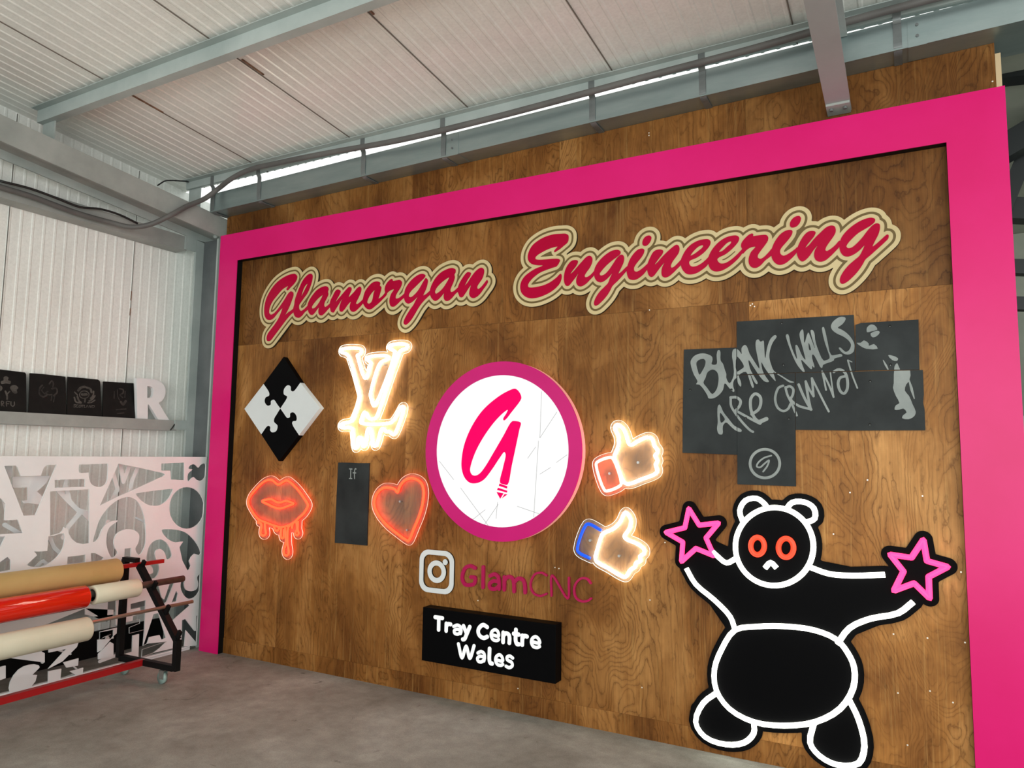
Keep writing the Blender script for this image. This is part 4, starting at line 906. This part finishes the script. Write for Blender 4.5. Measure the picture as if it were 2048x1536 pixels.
words = [(BW1, [(300,568),(400,590),(460,625),(470,680),(455,755),(540,755),(540,600),(560,520),(585,512),(605,545),(608,690),(650,750),(680,850),(705,920),(705,990),(760,1080),(830,950),(820,720),(803,620),(820,510),(870,488),(930,530),(968,585),(965,480),(1020,425),(1055,450),(1100,570),(1180,700),(1270,830),(1240,640),(1205,450),(1215,350),(1250,330),(1290,370),(1340,350),(1350,440),(1370,665),(1400,480),(1460,320),(1540,255),(1565,285),(1500,380),(1450,520),(1440,640),(1470,760),(1520,870),(1650,950),(1780,1030),(1868,1062),(1790,1068),(1700,1010),(1580,930),(1510,890),(1530,970),(1548,1045),(1440,930),(1350,800),(1305,720),(1320,850),(1380,970),(1435,1055),(1370,1055),(1290,980),(1180,820),(1085,680),(1110,830),(1180,960),(1240,1070),(1230,1095),(1200,1080),(1140,970),(1095,880),(1140,1010),(1175,1140),(1160,1160),(1135,1130),(1095,1010),(1040,885),(920,945),(950,1040),(960,1110),(950,1138),(905,1080),(885,1000),(860,1000),(825,1060),(825,1140),(845,1210),(830,1228),(770,1180),(680,1080),(650,1190),(590,1270),(490,1335),(400,1335),(385,1290),(250,1105),(190,1095),(215,1050),(150,930),(95,740),(105,680),(170,605)],
   [[(195,730),(240,680),(320,665),(350,700),(340,780),(300,860),(248,935),(215,850)], [(480,845),(540,880),(570,950),(570,1060),(545,1170),(500,1240),(462,1262),(380,1160),(315,1070),(350,990),(380,900),(430,858)], [(885,625),(960,700),(1005,800),(960,840),(880,880)]]),
 (BW2, [(185,435),(240,660),(310,850),(390,1010),(350,690),(380,680),(430,760),(500,920),(580,1025),(540,840),(490,650),(445,470),(455,390),(510,325),(535,380),(555,650),(640,395),(700,520),(860,940),(770,660),(700,400),(700,345),(740,340),(785,420),(800,560),(860,770),(990,1035),(1060,1025),(1130,980),(1080,800),(1010,590),(955,320),(960,285),(990,272),(1010,300),(1080,590),(1165,910),(1280,905),(1390,888),(1422,935),(1240,990),(1220,1040),(980,1135),(965,1195),(935,1205),(850,1050),(765,905),(735,900),(730,980),(785,1180),(770,1200),(735,1150),(725,1230),(700,1230),(580,1110),(485,1020),(500,1110),(568,1305),(550,1310),(430,1190),(330,1020),(230,780),(160,580),(135,455)], [[(652,630),(690,720),(705,790),(685,808),(660,780)]]),
 (BW2, [(1440,42),(1490,65),(1490,110),(1420,210),(1315,290),(1400,330),(1530,420),(1640,550),(1695,680),(1690,780),(1670,840),(1600,890),(1530,900),(1450,880),(1380,820),(1335,745),(1370,740),(1420,780),(1490,838),(1550,820),(1600,750),(1615,670),(1560,580),(1440,490),(1290,420),(1190,340),(1160,270),(1180,190),(1250,110),(1350,50)], []),
 (BW3, [(120,505),(140,530),(170,600),(240,690),(310,775),(405,830),(400,855),(340,845),(270,790),(205,735),(165,780),(160,885),(115,885),(90,820),(100,730),(95,640),(100,530)], [[(130,610),(165,650),(190,700),(140,740)]])]
small = [([(265,420),(270,520),(320,610),(420,740),(520,840),(550,855)], 16), ([(265,415),(340,415),(390,460),(380,520),(325,590)], 19), ([(340,590),(450,650),(560,710),(640,750)], 17),
         ([(535,630),(620,570),(650,490),(640,405),(580,368),(527,420),(517,510),(535,610),(590,700),(650,735)], 20), ([(640,725),(722,690)], 27), ([(935,265),(880,290),(843,370),(836,460),(870,550),(940,590),(1000,560),(1030,500)], 16),
         ([(965,285),(990,380),(1040,480),(1110,645)], 15), ([(970,290),(1020,272),(1065,310),(1060,380),(1035,440),(1130,520),(1230,552),(1285,565)], 16), ([(1135,250),(1180,360),(1240,480),(1295,570)], 17), ([(1290,570),(1260,430),(1225,210)], 16),
         ([(1225,210),(1270,310),(1325,400)], 14), ([(1325,400),(1305,170)], 15), ([(1305,170),(1370,300),(1450,460),(1520,595)], 13), ([(1435,80),(1468,230),(1486,320)], 11), ([(1440,90),(1520,250),(1582,410)], 12), ([(1540,90),(1562,260),(1584,410)], 9),
         ([(1585,88),(1640,58),(1700,72),(1740,120),(1762,220),(1752,320),(1715,365),(1672,340),(1640,240),(1665,165),(1725,145)], 17), ([(1764,-60),(1790,30),(1825,140),(1886,295)], 10), ([(1764,-65),(1818,-38)], 6),
         ([(785,1160),(690,1190),(610,1260),(600,1300),(640,1310),(700,1260),(755,1220),(735,1290),(680,1365)], 11)]
FG = crop(1700, 640, 6.98)
pic = [FG(q) for q in ([(232,150),(238,105),(290,62),(345,75),(382,125),(375,138),(300,158),(240,172)], [(285,190),(380,150),(415,165),(405,195),(355,235),(310,240)], [(90,318),(150,318),(195,283),(262,330),(262,362),(335,335),(388,400),(230,402),(160,372)], [(530,490),(590,497),(672,535),(655,572),(590,560)],
        [(620,650),(660,600),(700,690),(840,705),(825,850),(785,900),(765,985),(825,1060),(875,1180),(918,1280),(900,1340),(820,1385),(728,1370),(740,1330),(790,1290),(745,1235),(690,1252),(622,1252),(640,1190),(690,1160),(640,1060),(600,945),(612,880)], [(815,840),(830,830),(905,1090),(895,1110)], [(455,555),(470,560),(545,700),(530,705)])]
ringo = [(720+123*math.cos(a*6.28318/48), 1165+119*math.sin(a*6.28318/48)) for a in range(48)]; ringi = [(720+102*math.cos(a*6.28318/48), 1165+98*math.sin(a*6.28318/48)) for a in range(48)]
F = Field(SLP.pix(B_([(80, 20), (1950, 1350)])), 0.01, 0.0027)
K = np.linalg.norm(np.subtract(*SLP.pix(B_([(1000, 500), (1000, 600)]))))/100
for s, r in small: F.stroke(SLP.pix(BW3(sm(s, False, 5) if len(s) > 2 else s)), r*K*3.7926/6.4*0.95)
for cr, q, hs_ in words: F.poly([SLP.pix(cr(sm(g, True, 3))) for g in [q]+hs_])
for q in pic: F.poly([SLP.pix(sm(q, True, 2))])
F.poly([SLP.pix(B_(ringo)), SLP.pix(B_(ringi))])
for out, lab, scr in slates:
    L = SLP.pix(B_(out)); c = np.mean(L, 0); t = thing('slate', lab, 'slate', (c[0], WALL, c[1]), 'engraved slates on the plywood')
    bm = NB(); prism(bm, [L], SLP, -0.0125, 0.0); obj('panel', bm, MSLATE, t)
    pd = F.polysd([L]); hl = F.loops(0, np.maximum(F.d, pd+0.0012))
    islands('engraving', hl, SLP, 0.0, 0.0006, MENGR, t)
    for q in B_(scr):
        u = SLP.pix([q])[0]; bm = NB(); cyl(bm, SLP.w(*u, 0.0002), SLP.w(*u, 0.0009), 0.0075, 12); h = obj('screw_hole', bm, MHOLE, t)
        bm = NB(); cyl(bm, SLP.w(u[0], u[1]-0.003, 0.0009), SLP.w(u[0], u[1]-0.003, 0.0014), 0.0024, 8); obj('screw', bm, MSTRAP, h)

# ------------------------------------------------------------------ left wall: slates and letter on the rail
ZR = 1.9185
def lean(x, a): return Plane((x, 0, ZR), (0, 1, 0), (-math.sin(a), 0, math.cos(a)), (math.cos(a), 0, math.sin(a)))
SLN = lean(-0.432, 0.26)
def fl(L):
    """bottom edge down on the rail"""
    lo = min(p[1] for p in L); return [(p[0], 0.001 if p[1] < lo+0.03 else p[1]) for p in L]
shelf = [([(-70,42),(100,62),(285,85),(297,105),(299,300),(301,545),(-70,533)], 'dark slate with a pale shamrock, leftmost on the wall rail'),
         ([(341,92),(500,104),(745,132),(750,330),(756,567),(326,550),(334,300)], 'dark slate with a faint cockerel between the shamrock and the flower slates'),
         ([(771,132),(960,150),(1112,165),(1135,180),(1141,205),(1150,400),(1161,587),(764,567),(766,300)], 'dark slate with a pale thistle emblem on the wall rail'),
         ([(1176,187),(1350,197),(1520,207),(1528,400),(1537,608),(1168,590),(1172,400)], 'small dark slate with a faint crest beside the white letter')]
def fieldsign(parent, pl, cr, strokes, polys, m, h=0.0006, step=0.0025, name='engraving'):
    pts = [p for s, r in strokes for p in pl.pix(cr(s))]+[p for q in polys for p in pl.pix(cr(q))]
    F = Field(pts, 0.02, step); k = np.linalg.norm(np.subtract(*pl.pix(cr([(700, 300), (700, 400)]))))/100
    for s, r in strokes: F.stroke(pl.pix(cr(sm(s, False, 4) if len(s) > 2 else s)), r*k)
    for q in polys: F.poly([pl.pix(cr(sm(q, True, 3)))])
    islands(name, F.loops(0), pl, 0.0, h, m, parent)
sts = []
for out, lab in shelf:
    L = fl(SLN.pix(SH_(out))); c = np.mean(L, 0); t = thing('slate', lab, 'slate', (-0.44, c[0], ZR), 'slates standing on the wall rail')
    bm = NB(); prism(bm, [L], SLN, -0.009, 0.0); obj('panel', bm, MSLATED, t); sts.append(t)
# shamrock and letters
fieldsign(sts[0], SLN, SH_, [([(62,300),(80,350),(80,390)], 9), ([(110,300),(82,330)], 6)],
          [[(40,140),(70,128),(98,145),(90,172),(122,185),(118,215),(70,210),(15,215),(10,185),(40,175)], [(130,235),(180,232),(208,262),(190,285),(198,318),(160,325),(130,290),(112,262)], [(-40,240),(10,235),(28,265),(10,295),(-40,300)]], MENGD)
letters(sts[0], SH_, SLN, [[[(18,465),(18,412),(40,420),(36,440),(18,440),(45,468)]], [[(-10,465),(-10,412)]], [[(75,468),(75,415),(108,417)], [(75,440),(100,441)]], [[(125,418),(125,455),(145,470),(163,455),(163,420)]]], MENGD, 0.0035, 0, 0.0006, 0.0015)
fieldsign(sts[1], SLN, SH_, [([(560,215),(590,180),(608,210),(600,250)], 7), ([(480,230),(450,270),(450,330),(490,362),(530,345)], 9), ([(500,250),(475,290),(510,330)], 6), ([(590,270),(640,265),(650,310),(610,350)], 8), ([(545,300),(520,320),(560,340),(590,335)], 7), ([(590,350),(580,405)], 5), ([(625,345),(608,420)], 5)], [], MENGDD)
fieldsign(sts[2], SLN, SH_, [([(905,330),(930,300),(985,300),(1012,330),(1000,365),(950,380),(910,360),(905,330)], 5), ([(890,290),(925,255),(965,248)], 13), ([(985,255),(1030,275),(1040,310)], 12), ([(1065,300),(1060,345),(1030,380)], 8), ([(1080,350),(1050,390),(1015,410)], 9), ([(850,310),(880,340)], 8), ([(880,360),(900,410),(920,425)], 10), ([(845,370),(865,420),(920,430)], 9), ([(970,380),(965,420)], 8), ([(1080,400),(1040,425),(1000,430)], 7), ([(935,335),(985,335)], 14)], [], MENGD)
letters(sts[2], SH_, SLN, [[[(862,452),(845,450),(842,462),(858,468),(852,480),(836,477)]], [[(890,455),(872,455),(868,478),(886,480)]], [[(905,456),(898,478),(915,480),(922,458),(905,456)]], [[(938,456),(934,480)], [(926,456),(952,458)]], [[(962,457),(958,481),(972,482)]], [[(982,482),(992,458),(1002,483)]], [[(1012,483),(1018,459),(1030,484),(1036,460)]], [[(1050,461),(1046,484),(1068,482),(1076,464),(1050,461)]]], MENGD, 0.0028, 0, 0.0006, 0.0014)
fieldsign(sts[3], SLN, SH_, [([(1360,270),(1400,280),(1400,320),(1365,340),(1395,370)], 8), ([(1335,280),(1340,360),(1360,400)], 4), ([(1425,300),(1420,370)], 5), ([(1375,420),(1400,450),(1430,410)], 14), ([(1325,508),(1432,500)], 7), ([(1335,552),(1410,545)], 6), ([(1300,300),(1298,380)], 5)], [], MENGDD)
LRP = Plane((-0.418, 0, ZR), (0, 1, 0), (-math.sin(0.05), 0, math.cos(0.05)), (math.cos(0.05), 0, math.sin(0.05)))
outer = [(1553,150),(1620,152),(1690,155),(1755,162),(1815,182),(1860,220),(1882,270),(1882,330),(1865,380),(1840,410),(1806,430),(1865,530),(1926,628),(1800,622),(1740,520),(1695,450),(1682,450),(1682,613),(1562,611),(1558,400)]
hole = [(1676,240),(1712,242),(1738,262),(1747,300),(1742,345),(1725,370),(1676,374)]
L = fl(LRP.pix(SH_(outer))); bm = NB(); prism(bm, [L, LRP.pix(SH_(hole))], LRP, -0.032, 0.0)
o = obj('foam_letter', bm, MFOAM); tag(o, 'white foam capital letter standing at the right end of the wall rail', 'letter')
bm = NB(); q = [at(*p, 0, -0.392) for p in SH_([(2012,632),(1990,672),(1960,715),(1938,742)])]; tube(bm, [tuple(p) for p in q], 0.005, (1, 0, 0), 8)
tag(obj('rail_tie', bm, MCABLE, None, True), 'black tie looped down over the right end of the wall rail', 'cable')

# ------------------------------------------------------------------ white cut-out panel
XP = -0.083; HP = LP(XP)
zt = at(413, 915, 0, XP)[2]; YE = 0.045; YS = -3.0
border = [(YS, 0.02), (YE, 0.02), (YE, zt), (YS, zt-0.01)]
holes = [
 Ha([(80,205),(295,193),(330,230),(390,395),(760,385),(820,230),(880,185),(1055,180),(660,1120),(440,1130)]),
 Ha(sm([(1475,175),(1475,176),(2008,160),(2010,161),(2002,420),(1980,520),(1920,575),(1830,595),(1740,570),(1680,500),(1655,420),(1650,325),(1649,324),(1475,325)], True, 3)),
 Ha([(1020,465),(1585,445),(1585,590),(1020,610)]),
 H_([(275,282),(490,270),(490,565),(455,571),(420,563),(395,543),(378,515),(372,490),(350,478),(345,495),(330,510),(275,525)]),
 H_(sm([(512,560),(522,510),(545,440),(590,375),(645,330),(705,312),(752,335),(780,385),(795,440),(800,520),(795,580),(765,630),(742,600),(760,560),(763,520),(738,495),(690,490),(645,510),(625,550),(630,590),(645,620),(615,645),(590,600),(583,540),(600,480),(648,442),(600,450),(560,490),(540,540)], True, 3)),
 Hb([(345,160),(740,240),(1170,335),(1210,362),(1185,390),(900,520),(640,640),(300,790),(0,940)]),
 Hb([(1140,160),(1570,140),(1570,470),(1320,455),(1310,290),(1140,290)]),
 Hb(sm([(1650,255),(1665,210),(1700,182),(1760,175),(1800,205),(1832,235),(1870,190),(1925,158),(1965,168),(1975,330),(1945,430),(1880,478),(1800,460),(1740,410),(1642,490),(1640,350),(1722,268)], True, 3)),
 Hb(sm([(660,720),(661,719),(1000,665),(1358,630),(1360,632),(1320,740),(1240,850),(1120,930),(1000,945),(880,920),(760,840)], True, 3)),
 Hb(ell(1618, 985, 328, 388)),
 Hc(sm([(1150,0),(1250,-15),(1450,0),(1600,50),(1720,150),(1820,280),(1880,430),(1842,468),(1760,442),(1662,580),(1690,670),(1635,762),(1480,322),(1550,215),(1400,230),(1280,180),(1190,90)], True, 2)),
 Hc(sm([(870,560),(880,420),(930,280),(1020,200),(1130,175),(1230,230),(1300,340),(1335,480),(1300,530),(1245,545),(1200,410),(1110,350),(1030,400),(1035,520),(1090,640),(1100,750),(1030,890),(890,900),(880,840),(985,800),(970,690),(900,640)], True, 3)),
 Hc(sm([(1530,920),(1590,890),(1565,1000),(1600,1110),(1700,1140),(1800,1100),(1830,1000),(1810,880),(1860,820),(1868,860),(1850,1130),(1760,1250),(1650,1280),(1560,1210),(1500,1060)], True, 3)),
 Hc([(1000,1070),(1090,1030),(1150,1260),(1195,1295),(1310,970),(1390,960),(1240,1340),(1180,1400),(1100,1330)]),
 Hc([(1420,1130),(1450,1190),(1420,1330),(1335,1350)]),
 Hc([(460,350),(580,330),(570,520),(450,510)]),
 Hd([(570,260),(850,190),(830,740),(550,810),(550,700),(745,620),(745,545),(610,570),(610,490),(750,440),(750,330),(570,365)]),
 Hd([(1000,450),(1090,430),(1230,890),(1150,930),(1110,840),(920,880),(880,1000),(805,1040)]),
 Hd([(610,850),(730,820),(715,1270),(420,1260),(410,1210),(600,1150)]),
 Hd([(790,1110),(1240,960),(1120,1080),(1000,1170),(780,1250)]),
 Hd([(1530,560),(1590,540),(1760,760),(1790,760),(1795,480),(1850,470),(1840,960),(1780,960),(1600,750),(1570,1050),(1510,1050)]),
 Hd([(1250,420),(1330,330),(1650,260),(1670,295),(1335,585),(1290,520)]),
 Lc(sm([(100,1375),(100,1270),(180,1150),(280,1102),(370,1105),(380,1130),(312,1198),(357,1200),(290,1330)], True, 2)),
 Lc([(470,930),(760,870),(740,930),(600,1070),(465,1140),(640,950),(470,985)]),
 Lc([(610,1080),(755,1040),(750,1110),(640,1130)]),
 Lc([(465,1165),(590,1140),(580,1250),(465,1270)]),
 Lc([(670,1165),(800,1130),(795,1195),(730,1200)]),
 Lc([(945,1000),(1056,880),(1090,900),(1090,1020),(945,1050)]),
 Lc([(115,1000),(350,950),(430,990),(430,1080),(115,1040)]),
 Lc([(960,790),(1090,765),(1090,850),(960,860)]),
 Lc([(820,560),(1090,575),(1090,620),(900,640),(820,620)]),
 Lc([(-100,1150),(55,1110),(55,1230),(-100,1290)]),
 H_([(-60,300),(5,320),(30,350),(25,440),(98,437),(125,510),(-60,520)]),
 He(sm([(500,650),(690,470),(640,400),(880,390),(900,120),(1000,110),(1190,60),(1195,250),(1130,420),(1000,560),(850,660),(700,690)], True, 2)),
 He([(-200,640),(0,600),(140,500),(200,560),(200,740),(-200,820)]), He([(-200,130),(100,120),(0,330),(-200,380)]),
 He([(1260,500),(1590,460),(1590,600),(1250,640)]), He([(1690,430),(1770,430),(1940,520),(1900,560),(1700,600)]),
 Hd([(0,780),(320,700),(320,800),(260,850),(40,1110),(-40,1160),(-40,930),(210,830),(0,900)]), Hd([(150,200),(300,180),(300,650),(130,590)]),
]
def clampY(L): return [(min(p[0], YE-0.004), max(p[1], 0.024)) for p in L]
bm = NB(); prism(bm, [border]+[clampY(HP.pix(h)) for h in holes], HP, -0.010, 0.0)
cut = thing('cutout_panel', 'white sheet with letter-shaped cut-outs leaning along the left wall', 'panel', (XP, -1.4, 0))
obj('sheet', bm, MFOAM, cut)
bm = NB(); box(bm, XP-0.04, XP-0.0105, YS, YE-0.06, 0.0, 0.03); obj('bottom_rail', bm, MFOAM, cut)
bm = NB(); box(bm, XP-0.04, XP+0.001, YS, YE, zt-0.013, zt+0.004); obj('top_rail', bm, MFOAM, cut)
# second offcut sheet a hand's breadth behind it: bands and shards of white seen through the holes
QP = LP(-0.185)
band_s = [(Ha([(1080,640),(1250,830),(1500,1070),(1280,1330),(1180,1536)]), 48), (Ha([(1240,600),(1300,860),(1450,1020),(1700,1100)]), 42), (Ha([(1240,470),(1200,620)]), 32), (Hb([(380,150),(440,500),(560,170)]), 46), (Hb([(250,350),(330,640),(200,900)]), 46), (Hb([(720,200),(600,480),(560,720)]), 42),
          (Hb([(1250,150),(1390,330),(1500,500),(1480,120)]), 95), (Hb([(680,1170),(840,1250),(880,1536)]), 22), (Hb([(150,1240),(40,1536)]), 45), (He([(1230,20),(1240,330),(1080,560),(800,690)]), 30),
          (He([(930,150),(1010,330),(1140,440)]), 40), (He([(640,720),(800,570),(900,650)]), 30), (Lc([(380,930),(410,1080)]), 26), (Lc([(0,700),(60,640),(160,620),(420,620)]), 30), (Hd([(140,900),(60,1260)]), 45), (Hd([(0,1330),(300,1220)]), 34), (Lc([(110,1330),(200,1350),(300,1300)]), 20),
          (Lc([(700,1110),(780,1180)]), 14), (Lc([(470,1290),(760,1170)]), 16), (Lc([(560,960),(680,1000)]), 20), (Ha([(-150,560),(60,700),(130,1000)]), 50), (Ha([(90,1300),(400,1480)]), 42)]
poly_s = [Ha([(225,405),(935,385),(870,515),(692,680),(795,780),(735,925),(520,892),(440,905),(400,850),(512,842),(515,603),(240,612)]), Ha([(90,200),(230,205),(230,400),(160,400)]), Ha([(90,900),(260,1210),(85,1220)]), He([(0,120),(330,60),(680,450),(500,650),(220,740),(220,560),(0,600)]), Ha([(1480,1060),(1660,1060),(1660,1240)])]
F = Field(QP.pix(Ha([(-250, 150), (2048, 1536)])+Hd([(0, 1300), (700, 1300)])+Lc([(0, 1400)]))+[(YS+0.9, 0.02)], 0.02, 0.006)
k = np.linalg.norm(np.subtract(*QP.pix(Ha([(1000, 500), (1000, 600)]))))/100
kl = np.linalg.norm(np.subtract(*QP.pix(Lc([(500, 500), (500, 600)]))))/100
for s, r in band_s: F.stroke(QP.pix(s), r*k*0.9)
for q in poly_s: F.poly([QP.pix(q)])
sup = [[(-1.95, 0.02), (-1.95, zt-0.03), (-0.28, zt-0.03)], [(-1.95, 0.035), (-0.30, 0.035)], [(-0.30, 0.035), (-0.255, 0.55)]]
off = thing('offcut_sheet', 'torn white offcut sheet standing behind the white cut-out panel', 'offcut', (-0.185, -1.2, 0))
islands('shard', F.loops(0), QP, -0.008, 0.0, MFOAM, off)

# ------------------------------------------------------------------ roll rack and its rolls
RY = -0.715
def skew(y): return 0.028*(RY-y)          # the rack stands a touch askew
rack = thing('roll_rack', 'black and red wheeled rack holding rolls in front of the left wall', 'rack', (0.33, -1.5, 0))
def endframe(y):
    s = skew(y); X = lambda x: x+s
    w = 0.041
    bm = NB(); bar(bm, (X(0.035), y-0.012, 0.118), (X(0.035), y-0.012, 0.835), w, w, (0, 1, 0)); obj('rear_post', bm, MBLACK, rack)
    bm = NB(); bar(bm, (X(0.052), y-0.012, 0.118), (X(0.625), y+0.012, 0.118), w, w); obj('bottom_bar', bm, MBLACK, rack)
    bm = NB(); bar(bm, (X(0.642), y+0.012, 0.102), (X(0.642), y+0.012, 0.315), w, w, (0, 1, 0)); obj('front_post', bm, MBLACK, rack)
    bm = NB(); bar(bm, (X(0.64), y+0.012, 0.315), (X(0.187), y, 0.80), w, w, (0, 1, 0)); obj('sloping_bar', bm, MBLACK, rack)
    bm = NB(); bar(bm, (X(0.02), y-0.012, 0.835), (X(0.165), y-0.004, 0.835), w, w*0.8); obj('top_bar', bm, MBLACK, rack)
    for x, z in ((0.222, 0.805), (0.372, 0.665), (0.528, 0.512), (0.665, 0.35)):
        bm = NB(); bar(bm, (X(x-0.022), y+0.004, z-0.03), (X(x+0.012), y+0.004, z+0.032), 0.03, 0.018, (0, 1, 0)); obj('hook', bm, MBLACK, rack)
    for x in (0.53, 0.10):
        c = (X(x), y, 0.045)
        bm = NB(); cyl(bm, (c[0]-0.011, y+0.010, 0.042), (c[0]-0.011, y-0.014, 0.042), 0.042, 24); wh = obj('caster_wheel', bm, MWHEEL, rack, True)
        bm = NB(); cyl(bm, (c[0]-0.011, y+0.018, 0.042), (c[0]-0.011, y-0.022, 0.042), 0.010, 12); obj('axle', bm, MZINC, wh)
        bm = NB()
        for dy in (0.0155, -0.0195): hexa(bm, [(c[0]+q, y+dy+e, z) for q in (-0.024, 0.022) for e in (-0.0015, 0.0015) for z in (0.036, 0.094)])
        box(bm, c[0]-0.024, c[0]+0.022, y-0.021, y+0.017, 0.0925, 0.0965); obj('caster_fork', bm, MZINC, rack)
endframe(RY); endframe(-2.75)
bm = NB(); bar(bm, (0.297, RY-0.002, 0.118), (0.297+skew(-2.73), -2.73, 0.118), 0.042, 0.042); obj('base_bar', bm, MREDP, rack)
bm = NB(); cyl(bm, (0.297, RY+0.011, 0.122), (0.297, RY+0.016, 0.122), 0.006, 8)
obj('bolt', bm, MZINC, rack)

def rod(name, x, z, y0, r, m, label, square=False):
    a, b = (x+skew(y0), y0, z), (x+skew(-2.9), -2.9, z)
    bm = NB()
    if square: bar(bm, a, b, r*2, r*2)
    else: cyl(bm, a, b, r, 16)
    return tag(obj(name, bm, m, None, not square), label, 'rod', 'rods lying in the rack hooks')
rod('roll_rod', 0.172, 0.806, -0.505, 0.014, MREDP, 'red square rod through the brown kraft paper roll', True)
rod('roll_rod', 0.33, 0.6775, -0.437, 0.024, MTUBEG, 'thick dull steel tube through the red roll and the short cream roll')
rod('roll_rod', 0.488, 0.526, -0.467, 0.0125, MROD, 'thin bright steel rod through the lowest cream roll')
def roll(name, x, z, y0, y1, ro, ri, m, label):
    bm = NB(); n = 40; a = (x+skew(y0), y0, z); b = (x+skew(y1), y1, z)
    d = (Vector(b)-Vector(a)).normalized(); s = d.orthogonal().normalized(); u = d.cross(s)
    e = 0.010
    prof = [(0, ri), (0, ro-e), (e*0.35, ro-e*0.3), (e, ro)]; L = (Vector(b)-Vector(a)).length
    prof = prof+[(L-q, r) for q, r in prof[::-1]]
    rings = [[bm.verts.new(Vector(a)+d*q+(s*math.cos(6.28318*i/n)+u*math.sin(6.28318*i/n))*r) for i in range(n)] for q, r in prof]
    for k in range(len(rings)):
        A, B = rings[k], rings[(k+1) % len(rings)]
        for i in range(n): bm.faces.new((A[i], A[(i+1) % n], B[(i+1) % n], B[i]))
    t = thing(name, label, 'roll', (x, (y0+y1)/2, z))
    o = obj('wound_sheet', bm, m, t, True)
    bm = NB(); A = Vector(a)+d*0.004; B_2 = Vector(b)-d*0.004
    cyl(bm, A, B_2, ri-0.0003, 28, None, ri-0.006); obj('core', bm, MBLACK, t)
    return t
roll('paper_roll', 0.172, 0.786, -0.885, -2.55, 0.084, 0.047, MKRAFT, 'brown kraft paper roll, topmost on the rack')
roll('vinyl_roll', 0.33, 0.668, -1.212, -2.6, 0.075, 0.040, MREDV, 'glossy red vinyl roll in the middle of the rack')
roll('vinyl_roll', 0.33, 0.668, -0.822, -1.165, 0.064, 0.040, MCREAMV, 'short cream roll to the right of the red roll')
roll('vinyl_roll', 0.488, 0.490, -1.280, -2.62, 0.076, 0.055, MCREAMV, 'long cream roll, lowest on the rack')
